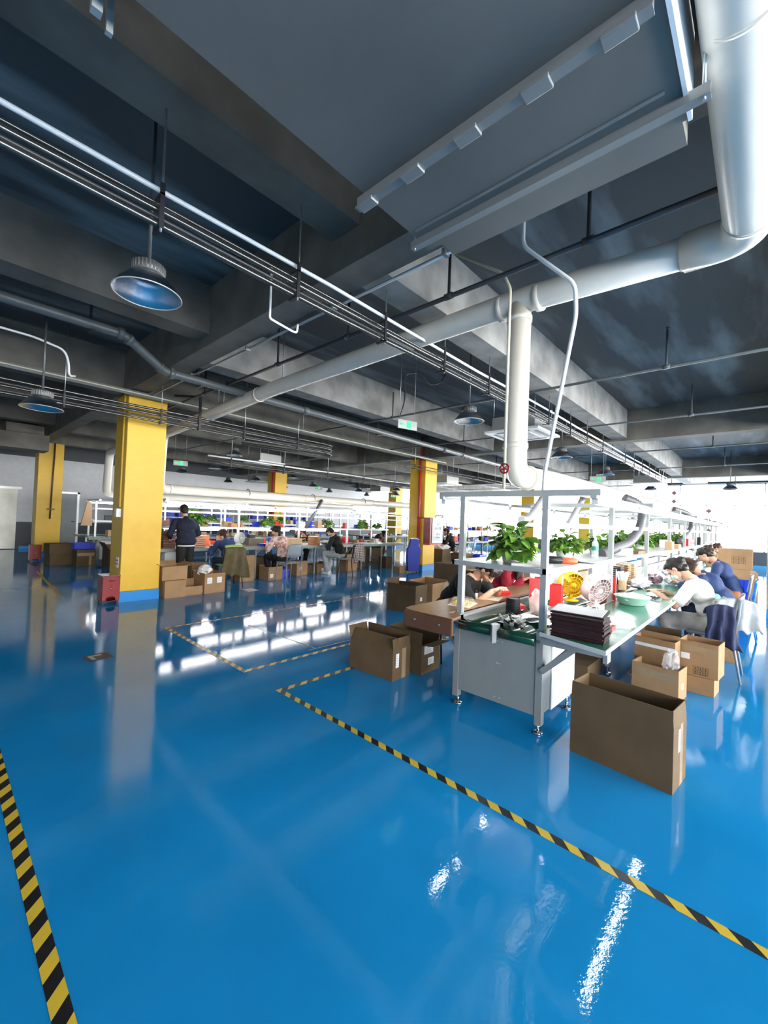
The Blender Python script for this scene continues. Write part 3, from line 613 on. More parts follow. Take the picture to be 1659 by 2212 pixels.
def lights(X0, Y0, n, where, sides=(-.31, .92), step=1.28, z=1.68, shelf=0):
    for s, nm in zip(sides, ('right', 'left')):
        for k in range(n): tube_light(X0+.03+k*step, Y0+s, z, '%s tube from the near end, %s lamp rail, %s' % (ORD[k], nm, where), 'tube lights over the %s' % where)
    for s, nm in zip((.1, .63), ('right', 'left')):
        for k in range(shelf): tube_light(X0+.12+k*BAY+.2, Y0+s, 1.13, '%s tube under the shelf, %s side, %s' % (ORD[k], nm, where), 'tube lights under the shelf of the %s' % where)
b1 = bench('nearest assembly bench with grey end cabinet, green belts and a plant shelf', 3.01, 1.17, 6, m_gmat, m_wenam, near=True)
b2 = bench('long assembly bench behind the near column, where the people sit in a row', 3.20, 9.25, 4, m_brownlam, m_gpaint)
b3 = bench('rear assembly bench seen through the shelves of the long bench', 3.0, 13.3, 5, m_gmat, m_gpaint)
b4 = bench('assembly bench beyond the hose cabinet column with the woman in black', 13.0, 9.25, 4, m_gpaint, m_gpaint)
b5 = bench('farthest assembly bench against the bright windows', 13.6, 13.3, 5, m_gpaint, m_gpaint)
b6 = bench('assembly bench at far right beyond the stacked cartons', 14.9, 1.4, 3, m_gpaint, m_gpaint)
lights(3.01, 1.17, 8, 'nearest bench', shelf=5)
lights(3.20, 9.25, 5, 'long bench behind the column', shelf=3)
lights(3.0, 13.3, 6, 'rear bench')
lights(13.0, 9.25, 4, 'bench beyond the hose cabinet column')
# white board standing under the near shelf
tag(MB().bev(3.95, 4.80, 1.66, 1.68, .735, 1.15, .004).build('white_board', m_wenam), 'blank white board standing upright under the near bench shelf', 'board')
# corrugated hoses
def hose(pts, r, label, cat='hose', seg=46, m=None):
    pts = [Vector(p) for p in pts]; b = MB(); path = []
    N = len(pts)-1
    def cr(t):
        i = min(int(t*N), N-1); u = t*N-i
        p0 = pts[max(i-1, 0)]; p1 = pts[i]; p2 = pts[i+1]; p3 = pts[min(i+2, N)]
        return .5*((2*p1)+(-p0+p2)*u+(2*p0-5*p1+4*p2-p3)*u*u+(-p0+3*p1-3*p2+p3)*u**3)
    rs = []
    for i in range(seg*2+1): path.append(cr(i/(seg*2))); rs.append(r*(1.0 if i % 2 else .80))
    b.tube(path, rs, 14); return tag(b.build('extraction_hose', m or m_hose), label, cat)
hose([(6.0, 1.35, 1.90), (6.15, 1.20, 1.80), (6.1, 1.18, 1.55), (5.75, 1.22, 1.35), (5.3, 1.28, 1.27), (5.05, 1.34, 1.22)], .055, 'big grey corrugated hose curving down onto the near bench shelf')
hose([(10.2, 1.4, 1.95), (10.7, 1.2, 1.85), (10.8, 1.17, 1.6), (10.3, 1.2, 1.42), (9.9, 1.25, 1.3)], .05, 'smaller corrugated hose farther along the near bench')
m_lhose = mat('pale_corrugated_hose', (.42, .42, .44), .45)
hose([(4.6, 1.78, 1.90), (4.45, 1.80, 1.75), (4.25, 1.84, 1.58), (4.12, 1.86, 1.56)], .045, 'pale corrugated hose with a round nozzle behind the first post', seg=18, m=m_lhose)
hose([(5.9, 1.80, 1.92), (5.75, 1.85, 1.72), (5.55, 1.88, 1.53)], .04, 'pale corrugated hose hanging behind the second post', seg=18, m=m_lhose)
hose([(7.55, 9.35, 1.98), (7.35, 9.2, 1.85), (7.15, 9.15, 1.6), (7.0, 9.2, 1.35), (6.95, 9.25, 1.2)], .05, 'grey hose dropping to the long bench behind the woman in the floral blouse', seg=24)
# ------------------------------------------------------------------ plants
def leaf(b, M, L, W, curl):
    rows = [(0, 0), (.12, .62), (.35, 1.0), (.62, .78), (.85, .36), (1, 0)]
    mid = []; lf = []; rt = []
    for t, wv in rows:
        z = -curl*L*t*t; mid.append(b.bm.verts.new(M @ Vector((L*t, 0, z-.02*L))))
        if wv: lf.append(b.bm.verts.new(M @ Vector((L*t-.05*L*(t < .2), W*wv/2, z+.06*L*wv)))); rt.append(b.bm.verts.new(M @ Vector((L*t-.05*L*(t < .2), -W*wv/2, z+.06*L*wv))))
    for S_ in (lf, rt):
        b._f([mid[0], mid[1], S_[0]], True)
        for i in range(3): b._f([mid[i+1], mid[i+2], S_[i+1], S_[i]], True)
        b._f([mid[4], mid[5], S_[3]], True)
def plant(seed, n=95, spread=.18, high=.26, size=.10):
    R = random.Random(seed); r = empty('potted_plant', (0, 0, 0), 0, 'x', 'plant', 'leafy green plants in white pots')
    MB().lathe([(0, 0), (.070, 0), (.076, .01), (.092, .095), (.10, .098), (.10, .108), (.088, .108), (.080, .06), (0, .06)], n=24).build('pot', m_pot, r)
    MB().lathe([(0, .092), (.078, .09)], n=16, cap=False).build('soil', m_soil, r)
    b = MB(); st = MB()
    for i in range(n):
        a = R.uniform(0, 2*pi); el = R.uniform(-.15, 1.25) if i > n*.2 else R.uniform(-.6, .1); d = R.uniform(.35, 1)
        x = cos(a)*cos(el)*spread*d; y = sin(a)*cos(el)*spread*d; z = .10+max(-.10, sin(el))*high*d*R.uniform(.7, 1.05)
        p = Vector((x*.82, y*.82, z)); L = size*R.uniform(.7, 1.25)
        M = Matrix.Translation(p) @ Matrix.Rotation(a+R.uniform(-.6, .6), 4, 'Z') @ Matrix.Rotation(-R.uniform(-.1, 1.0)*(.3+sin(max(0, el))) + .45, 4, 'Y') @ Matrix.Rotation(R.uniform(-.7, .7), 4, 'X')
        leaf(b, M, L, L*R.uniform(.55, .8), R.uniform(.1, .5))
        st.tube([(x*.15, y*.15, .09), (x*.5, y*.5, (z+.1)*.6), p], .0022, 4, caps=False)
    b.build('foliage', m_leaf, r); st.build('stems', m_leaf, r); return r
P = [plant(3, 150, .19, .27, .108), plant(8, 150, .18, .22, .085), plant(15, 90, .16, .2, .08)]
P[0].location = (3.28, 1.55, 1.188); P[0]['label'] = 'large leafy green plant in a white pot at the front of the near bench shelf'
P[1].location = (4.52, 1.56, 1.188); P[1].rotation_euler[2] = 1; P[1]['label'] = 'bushy plant in a white pot just right of the first bench post'
P[2].location = (5.45, 1.50, 1.188); P[2]['label'] = 'plant in a white pot behind the clear water bottle'
for i, (x, s) in enumerate(((6.35, 1.1), (7.1, 1.0), (7.75, 1.15), (8.55, 1.05), (9.4, 1.1), (10.3, 1), (11.3, 1.1), (12.3, 1))):
    dup(P[1+i % 2], (x, 1.5+.08*(i % 2), 1.188), i*1.3, '%s plant of the leafy row on the near bench shelf beyond the big hose' % ORD[i].capitalize(), 'plants far along the near shelf', s)
for i, (x, s) in enumerate(((4.1, 1.2), (5.95, 1.05), (8.05, .95), (9.4, .95), (10.1, .9))):
    dup(P[i % 3], (x, 9.55, 1.188), i*2.1, 'leafy plant on the long bench shelf, %s from the standing man rightwards' % ORD[i], 'plants on the long bench shelf', s)
for i, x in enumerate((6.35, 7.5, 9.1, 10.3, 11.2)):
    dup(P[(i+1) % 3], (x, 13.6, 1.188), i*.9, 'small far plant on the rear bench shelf, %s from the left' % ORD[i], 'plants on the rear bench shelf', 1.05)
for i, x in enumerate((13.6, 15.4, 17.6)):
    dup(P[i % 3], (x, 9.55, 1.188), i*.7, 'far plant on the shelf beyond the hose cabinet column, %s from the left' % ORD[i], 'plants beyond the hose cabinet column')
# ------------------------------------------------------------------ cartons
def carton(label, x, y, rz, lx, ly, h, z=0, flaps=None, m=None, papers=(), tapes=(), marks=None, fill=None, name='cardboard_box', group=None):
    """corner at (x,y); flaps {'x-':(angle from upright, length)}; no flaps dict = closed"""
    m = m or m_card; r = empty(name, (x, y, z), rz, label, 'box', group); t = .006
    b = MB()
    if flaps is None:
        b.box(0, lx, 0, ly, 0, h); b.mi = 1; long_x = lx > ly
        if long_x: b.box(0, lx, ly/2-.002, ly/2+.002, h, h+.0008)
        else: b.box(lx/2-.002, lx/2+.002, 0, ly, h, h+.0008)
        b.build('carton_body', [m, m_dark], r)
    else:
        b.box(0, lx, 0, ly, 0, t); b.box(0, t, 0, ly, t, h); b.box(lx-t, lx, 0, ly, t, h); b.box(t, lx-t, 0, t, t, h); b.box(t, lx-t, ly-t, ly, t, h); b.build('carton_body', m, r)
        for side, (ang, ln) in flaps.items():
            a = radians(ang); q = MB()
            w_ = ly if side[0] == 'x' else lx
            q.box(-w_/2+.004, w_/2-.004, 0, t*.8, 0, ln)       # hinge on x axis, outside is -y
            out = {'y-': 0, 'x+': pi/2, 'y+': pi, 'x-': -pi/2}[side]
            pos = {'y-': (lx/2, 0), 'y+': (lx/2, ly), 'x-': (0, ly/2), 'x+': (lx, ly/2)}[side]
            M = Matrix.Translation((pos[0], pos[1], h)) @ Matrix.Rotation(out, 4, 'Z') @ Matrix.Rotation(a, 4, 'X')
            bmesh.ops.transform(q.bm, matrix=M, verts=q.bm.verts); q.build('flap', m, r)
    def on(face, u, v, w_, hh, nm, mt, lines=0, th=.0015):
        """patch on face 'x-' or 'y-' with centre (u, v)"""
        q = MB(); A = (lambda a0, a1, c0, c1, d: q.box(-d, 0, a0, a1, c0, c1)) if face == 'x-' else (lambda a0, a1, c0, c1, d: q.box(a0, a1, -d, 0, c0, c1))
        A(u-w_/2, u+w_/2, v-hh/2, v+hh/2, th)
        q.mi = 1
        for i in range(lines):
            zz = v+hh/2-(i+1)*hh/(lines+1); A(u-w_*.36, u+w_*(.1+.24*((i*7) % 3)/2), zz-.0012, zz+.0012, th+.0006)
        q.build(nm, [mt, m_ink], r)
    for (face, u, v, w_, hh, ln) in papers: on(face, u, v, w_, hh, 'shipping_label', m_paper, ln)
    for (face, u, v, w_, hh) in tapes: on(face, u, v, w_, hh, 'packing_tape', m_tape, 0, .0008)
    if marks:
        face, u, v, s = marks; q = MB()
        for i in range(3):
            for j in range(2):
                cu = u+i*s*1.15; cv = v-j*s*1.15
                for (a0, a1, c0, c1) in ((-.5, .5, -.5, -.46), (-.5, .5, .46, .5), (-.5, -.46, -.5, .5), (.46, .5, -.5, .5), (-.04, .04, -.35, .3), (-.2, .2, .0+.1*j, .1+.1*j), (-.25, .25, -.38, -.32)):
                    if face == 'x-': q.box(-.0015, 0, cu+a0*s, cu+a1*s, cv+c0*s, cv+c1*s)
                    else: q.box(cu+a0*s, cu+a1*s, -.0015, 0, cv+c0*s, cv+c1*s)
        q.build('handling_marks', m_ink, r)
    return r
def crumple(name, label, cat, loc, size, m, seed=0, amp=.35, sc=3.0, n=3, group=None, parent=None, flat=False):
    t = bmesh.new(); bmesh.ops.create_icosphere(t, subdivisions=n, radius=1)
    for v in t.verts:
        q = v.co.copy()*sc+Vector((seed*7.3, seed*3.1, 0)); k = 1+amp*noise.noise(q)+amp*.6*abs(noise.noise(q*2.3))
        v.co *= k; v.co.z = max(v.co.z, -.75)
        v.co = Vector((v.co.x*size[0], v.co.y*size[1], (v.co.z+.75)*size[2]*.57))
    b = MB(); b.join(t, None, not flat); o = b.build(name, m, parent); o.location = loc
    return tag(o, label, cat, group) if label else o
# right foreground
carton('large tall open carton standing alone at right front of the bench', 2.912, .372, radians(-6), .275, .585, .362, flaps={'x-': (-3, .105), 'x+': (-2, .105), 'y-': (-4, .105), 'y+': (-2, .105)}, m=m_card2, papers=[('y-', .12, .27, .035, .13, 1)], tapes=[('y-', .17, .18, .06, .36)])
carton('open carton with flaps, a long white label on its end, left of the bench', 2.965, 2.54, radians(2), .27, .56, .285, flaps={'x-': (-38, .13), 'y-': (-8, .10), 'x+': (-4, .13), 'y+': (14, .13)}, m=m_card2, papers=[('y-', .07, .18, .045, .13, 5)], tapes=[('y-', .17, .14, .06, .28)])
carton('open carton with two labels pushed against the bench side, behind the flapped one', 3.30, 2.46, radians(1), .31, .42, .285, flaps={'x-': (-2, .12), 'y-': (82, .13), 'x+': (0, .14), 'y+': (0, .13)}, m=m_card2, papers=[('y-', .12, .23, .15, .08, 3), ('y-', .16, .11, .10, .07, 3)])
carton('open plain carton right behind the flapped pair, in the middle aisle', 5.35, 4.15, radians(6), .36, .57, .44, flaps={'x-': (-1, .01), 'y-': (-3, .01), 'x+': (-2, .01), 'y+': (2, .08)}, m=m_card2, papers=[('y-', .17, .22, .06, .06, 2)])
r = carton('carton with crumpled clear plastic spilling out, beside the man in the black shirt', 5.95, 4.25, radians(3), .50, .50, .40, flaps={'x-': (-2, .02), 'y-': (-2, .02), 'x+': (5, .05), 'y+': (5, .04)})
crumple('clear_plastic_bag', 'crumpled clear plastic hanging over a carton behind the seated man', 'plastic bag', (6.32, 4.22, .12), (.12, .09, .3), m_film, 4, .3, 4)
carton('closed carton topped with small white pieces, behind the man in the black shirt', 8.55, 5.2, radians(7), .62, .80, .50, m=m_card2)
for i in range(9):
    o = MB().box(-.04, .04, -.02, .02, 0, .006).build('white_piece', m_paper); o.location = (8.75+.12*(i % 3), 5.4+.13*(i//3), .501); o.rotation_euler[2] = i*1.1
    tag(o, 'small flat white piece lying on the closed carton behind the seated man', 'piece', 'white pieces on the carton')
# right hand group
r = carton('carton with clear bag showing at its rim, front of the right hand carton group', 4.47, .545, radians(-7), .25, .37, .27, flaps={'x-': (-2, .005), 'y-': (-2, .005), 'x+': (-2, .005), 'y+': (-2, .005)}, papers=[('y-', .12, .12, .05, .05, 2)], tapes=[('x-', .18, .2, .30, .06)])
carton('taller carton with a pale strip of tape, directly behind the front one', 4.74, .61, radians(-7), .16, .34, .45, flaps={'x-': (-1, .008), 'y-': (-1, .008), 'x+': (-1, .04), 'y+': (0, .01)})
r = bpy.data.objects['cardboard_box.007']; o = MB().box(-.002, 0, .005, .335, .37, .40).build('pale_tape', m_paper, r)
crumple('clear_plastic_bag', 'shiny clear bag bulging out of the front carton of the right hand group', 'plastic bag', (4.58, .62, .25), (.08, .05, .15), m_film, 9, .8, 2.2, flat=True)
carton('dull carton with raised flap between the two right hand carton stacks', 5.12, .62, radians(4), .30, .34, .36, flaps={'x-': (-1, .005), 'y-': (-1, .005), 'x+': (-5, .1), 'y+': (-5, .1)}, m=m_card2)
carton('low carton lying under the carton with handling marks', 4.88, .33, radians(-5), .23, .27, .15)
carton('open carton with black handling marks and a white label, on top of a low carton', 4.90, .305, radians(-6), .27, .30, .31, z=.152, flaps={'x-': (-2, .005), 'y-': (-2, .005), 'x+': (-2, .005), 'y+': (-2, .005)}, papers=[('x-', .25, .17, .07, .055, 0)], marks=('x-', .09, .075, .035), tapes=[('x-', .14, .25, .28, .05)])
carton('tall carton under a white plastic liner, right of the woman in the white shirt', 6.35, .22, radians(2), .36, .20, .42)
crumple('plastic_liner', 'white plastic liner bunched over the tall carton at right', 'plastic bag', (6.53, .33, .38), (.22, .16, .34), mat('milky_plastic', (.72, .74, .76), .3, alpha=.85), 12, .3, 2.5)
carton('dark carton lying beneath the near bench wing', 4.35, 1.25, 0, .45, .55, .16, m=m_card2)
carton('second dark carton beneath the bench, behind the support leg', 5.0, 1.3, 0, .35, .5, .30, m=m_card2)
tag(MB().box(4.95, 5.35, .72, 1.02, .02, .035).build('cardboard_sheet', m_card2), 'flat brown sheet lying under the near bench beside bare feet', 'sheet')
carton('carton standing by the far right yellow column', 12.6, .12, radians(5), .9, .5, .62)
# blue bins and cartons stacked at far right
def bin_(name='plastic_bin'):
    r = empty(name, (0, 0, 0), 0, 'x', 'bin'); b = MB(); w_, d, h, t = .30, .20, .22, .012
    b.box(-w_, w_, -d, d, 0, t); b.box(-w_, w_, -d, -d+t, 0, h); b.box(-w_, w_, d-t, d, 0, h); b.box(-w_, -w_+t, -d, d, 0, h); b.box(w_-t, w_, -d, d, 0, h); b.build('bin_body', m_bluep, r)
    b = MB(); b.box(-w_-.015, w_+.015, -d-.015, -d, h-.03, h); b.box(-w_-.015, w_+.015, d, d+.015, h-.03, h); b.box(-w_-.015, -w_, -d, d, h-.03, h); b.box(w_, w_+.015, -d, d, h-.03, h)
    for k in range(5): x = -w_+.06+k*.13; b.box(x, x+.01, -d-.01, -d, 0, h)
    for k in range(4): y = -d+.05+k*.1; b.box(-w_-.01, -w_, y, y+.01, 0, h)
    b.build('rim', m_bluep, r); return r
B0 = bin_(); B0.location = (10.3, .42, 0); B0['label'] = 'blue bin at the bottom of the far right stack'; B0['group'] = 'stacked blue bins at far right'
for k in range(1, 3): dup(B0, (10.3, .42, .222*k), 0, 'blue bin %s from the bottom of the far right stack' % ('second', 'third')[k-1], 'stacked blue bins at far right')
carton('printed carton on top of the blue bins at far right, lower of two', 10.0, .2, 0, .55, .45, .18, z=.668)
carton('printed carton topmost of the stack on the blue bins', 10.0, .18, 0, .57, .48, .36, z=.85, marks=('x-', .12, .2, .06))
dup(B0, (12.8, 7.3, .0), .1, 'pale blue mesh bin on the floor beyond the near bench, lower', 'bins beyond the near bench'); dup(B0, (12.8, 7.3, .225), .1, 'pale blue mesh bin on the floor beyond the near bench, upper', 'bins beyond the near bench')
# middle distance boxes along the long bench
carton('wide carton on the floor beside the near column, lower left of its pile', 2.79, 7.60, radians(3), .36, .34, .30)
carton('carton with spread white paper flaps on top of the pile by the near column', 2.76, 7.66, radians(5), .44, .40, .24, z=.303, flaps={'x-': (60, .1), 'y-': (85, .13), 'x+': (75, .14), 'y+': (60, .1)})
carton('small carton with one flap folded down, front of the column pile', 3.12, 7.66, radians(3), .36, .34, .16, flaps={'y-': (172, .12), 'x-': (0, .06), 'x+': (-4, .08), 'y+': (0, .1)})
r = carton('carton with two white labels and a tall raised flap beside the column pile', 3.50, 7.65, radians(6), .42, .42, .36, flaps={'x-': (-5, .02), 'y-': (-3, .01), 'x+': (0, .02), 'y+': (0, .05)}, papers=[('y-', .10, .24, .10, .11, 2), ('y-', .30, .24, .10, .11, 2)])
carton('tall narrow dark carton wedged behind the two labels carton', 3.45, 8.12, radians(10), .34, .30, .52, m=m_card2)
crumple('packing_paper', 'white packing paper poking out of the carton with two labels', 'paper', (3.60, 7.9, .34), (.12, .10, .16), m_paper, 3, .8, 2, n=2, flat=True)
carton('tall closed carton standing under the long bench edge, left of centre', 4.72, 8.60, radians(3), .36, .36, .58, tapes=[('y-', .18, .06, .06, .1)])
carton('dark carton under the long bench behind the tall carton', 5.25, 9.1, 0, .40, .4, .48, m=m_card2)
carton('open carton with white label on the floor before the woman in floral', 5.35, 8.45, radians(5), .40, .36, .30, flaps={'x-': (-5, .005), 'y-': (-4, .005), 'x+': (0, .03), 'y+': (0, .03)}, papers=[('y-', .09, .10, .09, .09, 0)])
carton('brown carton with round white sticker under the grey chair', 6.35, 8.75, radians(8), .38, .38, .36, papers=[('y-', .13, .18, .06, .08, 1)])
carton('small dark carton between the table legs at centre', 6.85, 9.0, 0, .32, .35, .22, m=m_card2)
carton('small open carton with white label by the sneakers', 7.12, 8.9, radians(4), .34, .32, .24, flaps={'x-': (0, .004), 'y-': (0, .004), 'x+': (3, .05), 'y+': (0, .02)}, papers=[('y-', .2, .09, .08, .07, 1)])
carton('carton taped across its side behind the plaid coat chair', 8.05, 8.75, radians(5), .46, .4, .48, m=m_card, tapes=[('y-', .2, .34, .38, .06), ('y-', .2, .12, .38, .05)])
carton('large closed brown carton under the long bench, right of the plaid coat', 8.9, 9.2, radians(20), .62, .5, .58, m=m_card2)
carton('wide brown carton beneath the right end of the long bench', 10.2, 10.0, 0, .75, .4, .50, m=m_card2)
carton('small upright carton beside the blue folding bed', 9.7, 8.75, 0, .3, .3, .34, m=m_card2)
carton('flat low carton on the floor in front of the blue folding bed', 9.2, 7.75, radians(-12), .62, .32, .16)
for i, (x, y, h) in enumerate(((11.25, 7.7, .62), (11.95, 7.25, .5), (12.0, 8.15, .4))):
    carton(('tall carton heaped with white cloth pieces, left of two', 'carton heaped with white cloth pieces, right of two', 'carton standing behind the two heaped cartons')[i], x, y, radians(5), .55, .55, h, m=m_card2)
crumple('cloth_heap', 'heap of white cloth pieces overflowing the left tall carton', 'cloth', (11.53, 7.98, .60), (.27, .27, .16), m_paper, 21, .5, 5, flat=True)
crumple('cloth_heap', 'heap of white cloth pieces overflowing the right carton', 'cloth', (12.22, 7.53, .48), (.26, .26, .22), m_paper, 22, .5, 5, flat=True)
carton('carton with open flap behind the person in the red jacket', 6.7, 3.6, radians(-8), .5, .45, .44, flaps={'x-': (30, .2), 'y-': (120, .2), 'x+': (10, .2), 'y+': (10, .2)}, m=m_card)
# far left boxes
carton('upper carton of the pair standing against the far left column', 2.12, 13.5, radians(8), .50, .42, .26, z=.30, m=m_card2)
carton('lower carton of the pair standing against the far left column', 2.14, 13.5, radians(8), .50, .42, .298, m=m_card2)
carton('shiny taped carton below the blue crate at far left', 2.62, 13.1, radians(3), .42, .40, .42, m=m_card2, tapes=[('y-', .2, .3, .38, .08), ('y-', .3, .15, .06, .28)])
carton('long carton with opened flap left of the near column, front', 3.2, 12.6, radians(2), .72, .5, .46, m=m_card2, flaps={'x-': (30, .2), 'y-': (-80, .2), 'x+': (0, .1), 'y+': (0, .1)})
carton('second long carton half hidden behind the near column', 3.05, 11.4, radians(2), .45, .5, .52, m=m_card2)
dup(B0, (2.82, 13.4, .424), 0, 'blue crate resting on the shiny taped carton at far left', None, .75)
tag(MB().box(3.25, 3.8, 12.0, 12.4, .0, .55).build('steel_stool', m_dark), 'dark steel stand beside the rear bench end at far left', 'stand')
# extinguisher boxes
def ext_box(label, x, y, s=1.0, lid=True):
    r = empty('extinguisher_box', (x, y, 0), 0, label, 'extinguisher box'); w_, d, h = .24, .28, .44
    b = MB(); z0 = .045
    b.box(0, .004, 0, d, z0, h); b.box(w_-.004, w_, 0, d, z0, h); b.box(0, w_, d-.004, d, z0, h); b.box(0, w_, 0, d, z0, z0+.004)
    pts = [(0, z0), (.05, z0), (.06, z0+.05), (.09, z0+.075), (.15, z0+.075), (.18, z0+.05), (.19, z0), (w_, z0), (w_, h), (0, h)]
    A = [b.bm.verts.new((px, 0, pz)) for px, pz in pts]; B = [b.bm.verts.new((px, .004, pz)) for px, pz in pts]
    f = b._f(A); g = b._f(B[::-1])
    for i in range(len(A)): j = (i+1) % len(A); b._f([A[i], B[i], B[j], A[j]])
    b.bar((.085, -.001, h-.075), (.175, -.001, h-.07), .006, .012)
    b.build('box_body', m_red, r)
    MB().box(.085, .175, -.004, -.002, h-.082, h-.07).build('slot', m_black, r)
    MB().bev(-.008, w_+.008, -.012, d+.005, h, h+.012, .003).build('lid', m_chrome if lid else m_red, r)
    MB().tube([(.115, -.006, .27), (.122, -.012, .24), (.118, -.006, .22)], .006, 6).build('latch', m_chrome, r)
    for px in (.02, w_-.02):
        for py in (.03, d-.03): MB().box(px-.012, px+.012, py-.012, py+.012, 0, z0).build('foot', m_black, r)
ext_box('red metal extinguisher box at the foot of the wide near column', 1.885, 7.66)
ext_box('red metal extinguisher box at the foot of the far left column', 1.88, 14.6, lid=False)
# hose cabinet and riser on the second column
r = empty('fire_hose_cabinet', (10.3, 7.42, .82), 0, 'dark red hose cabinet with a pale framed front on the column right of centre', 'hose cabinet')
MB().bev(10.2, 10.86, 7.46, 7.70, .84, 1.62, .008).build('cabinet_body', m_red, r, True)
MB().box(10.19, 10.80, 7.44, 7.70, .80, .84).build('ledge', m_redpaint, r, True)
b = MB(); b.box(10.30, 10.84, 7.44, 7.46, .86, 1.62); b.build('door_frame', m_alu, r, True)
MB().box(10.345, 10.80, 7.433, 7.44, .91, 1.57).build('door_panel', mat('pale_glass_panel', (.52, .57, .62), .15), r, True)
def text(s, size, loc, rot, m, parent, name='lettering', ext=.0006):
    c = bpy.data.curves.new(name, 'FONT'); c.body = s; c.size = size; c.extrude = ext; c.align_x = 'CENTER'
    o = bpy.data.objects.new(name, c); COL.objects.link(o); bpy.context.view_layer.update()
    me = bpy.data.meshes.new_from_object(o.evaluated_get(bpy.context.evaluated_depsgraph_get())); bpy.data.objects.remove(o)
    me.materials.clear(); me.materials.append(m); o = bpy.data.objects.new(name, me); COL.objects.link(o)
    o.parent = parent; o.location = Vector(loc)-(Vector(parent.location) if parent else Vector()); o.rotation_euler = rot; return o
text('消火栓', .12, (10.57, 7.430, 1.26), (pi/2, 0, 0), m_ink, r); text('火警119', .065, (10.57, 7.430, 1.10), (pi/2, 0, 0), m_ink, r); text('火场逃生用', .045, (10.57, 7.430, 1.01), (pi/2, 0, 0), m_ink, r)
b = MB(); b.tube([(10.57+.05*cos(a), 7.430, 1.45+.05*sin(a)) for a in [i*pi/8 for i in range(16)]], .005, 5, closed=True); b.build('emblem_ring', m_ink, r, True)
r = empty('red_riser_pipe', (10.16, 7.86, 0), 0, 'thick red riser pipe on the left side of the hose cabinet column', 'pipe')
MB().tube([(10.15, 7.86, 0), (10.15, 7.86, 4.1)], .045, 14).build('pipe_run', m_redpaint, r, True)
for z in (.80, 1.62): MB().tube([(10.15, 7.86, z-.02), (10.15, 7.86, z+.02)], .06, 14).build('coupling', m_redpaint, r, True)
b = MB(); b.tube([(10.15, 7.82, 1.60), (10.17, 7.66, 1.62)], .018, 8); b.build('branch', m_redpaint, r, True)
r = empty('red_riser_pipe', (10.16, 16.1, 0), 0, 'red riser pipe on the left side of the distant column above the long duct', 'pipe')
MB().tube([(10.14, 15.98, 0), (10.14, 15.98, 4.1)], .05, 10).build('pipe_run', m_redpaint, r, True)
# folded bed leaning on the column
r = empty('folding_bed', (9.62, 7.58, 0), radians(-14), 'blue folded bed with white tube frame leaning by the hose cabinet column', 'folding bed')
b = MB(); pr = [(-.22, .06), (.16, .03), (.20, .5), (.22, .62), (.14, .78), (.16, .95), (-.16, .98), (-.18, .80), (-.25, .70), (-.26, .40)]
A = [b.bm.verts.new((x, -.05, z)) for x, z in pr]; B = [b.bm.verts.new((x, .03, z)) for x, z in pr]; b._f(A); b._f(B[::-1])
for i in range(len(A)): j = (i+1) % len(A); b._f([A[i], B[i], B[j], A[j]])
b.build('canvas', mat('navy_canvas', (.01, .025, .25), .7), r)
for dx in (-.22, .22): MB().tube(bend([(dx*.9, .05, 0), (dx, .05, .75), (dx*.8, .03, .98), (0, .03, 1.0)], .06), .012, 8).build('frame_tube', m_wenam, r)
# ------------------------------------------------------------------ chairs
def chair(label, x, y, rz, m, mleg, back=True, seat_h=.45, group='work chairs'):
    r = empty('plastic_chair', (x, y, 0), rz, label, 'chair', group)   # faces local +y
    b = MB(); b.bev(-.21, .21, -.20, .20, seat_h-.025, seat_h, .012); b.build('seat', m, r)
    for sx in (-1, 1):
        MB().tube([(sx*.19, .17, seat_h-.02), (sx*.21, .21, 0)], [.012, .010], 8).build('leg', mleg, r)
        MB().tube([(sx*.19, -.18, seat_h-.02), (sx*.21, -.25, 0)], [.012, .010], 8).build('leg', mleg, r)
    if back:
        b = MB(); n = 9; V = []
        for iz in range(6):
            z = seat_h+.16+iz*.05; row = []
            for ix in range(n):
                u = ix/(n-1)*2-1; w_ = .205*(1-.12*(iz/5)**3); c = .03*u*u
                row.append((u*w_, -.215-.02*iz/5*2+c, z+.02*(1-u*u)*(iz == 5)-.05*(1-u*u)*(iz == 0)))
            V.append(row)
        for dy in (0,):
            A = [[b.bm.verts.new(p) for p in row] for row in V]; B = [[b.bm.verts.new((p[0], p[1]-.014, p[2])) for p in row] for row in V]
            for i in range(5):
                for j in range(n-1): b._f([A[i][j], A[i][j+1], A[i+1][j+1], A[i+1][j]], True); b._f([B[i][j], B[i+1][j], B[i+1][j+1], B[i][j+1]], True)
            for i in range(5): b._f([A[i][0], A[i+1][0], B[i+1][0], B[i][0]]); b._f([A[i][-1], B[i][-1], B[i+1][-1], A[i+1][-1]])
            for j in range(n-1): b._f([A[0][j], B[0][j], B[0][j+1], A[0][j+1]]); b._f([A[5][j], A[5][j+1], B[5][j+1], B[5][j]])
        b.build('backrest', m, r)
        for sx in (-1, 1): MB().tube([(sx*.19, -.19, seat_h-.02), (sx*.20, -.225, seat_h+.2), (sx*.19, -.24, seat_h+.38)], .013, 8).build('back_support', mleg, r)
    return r
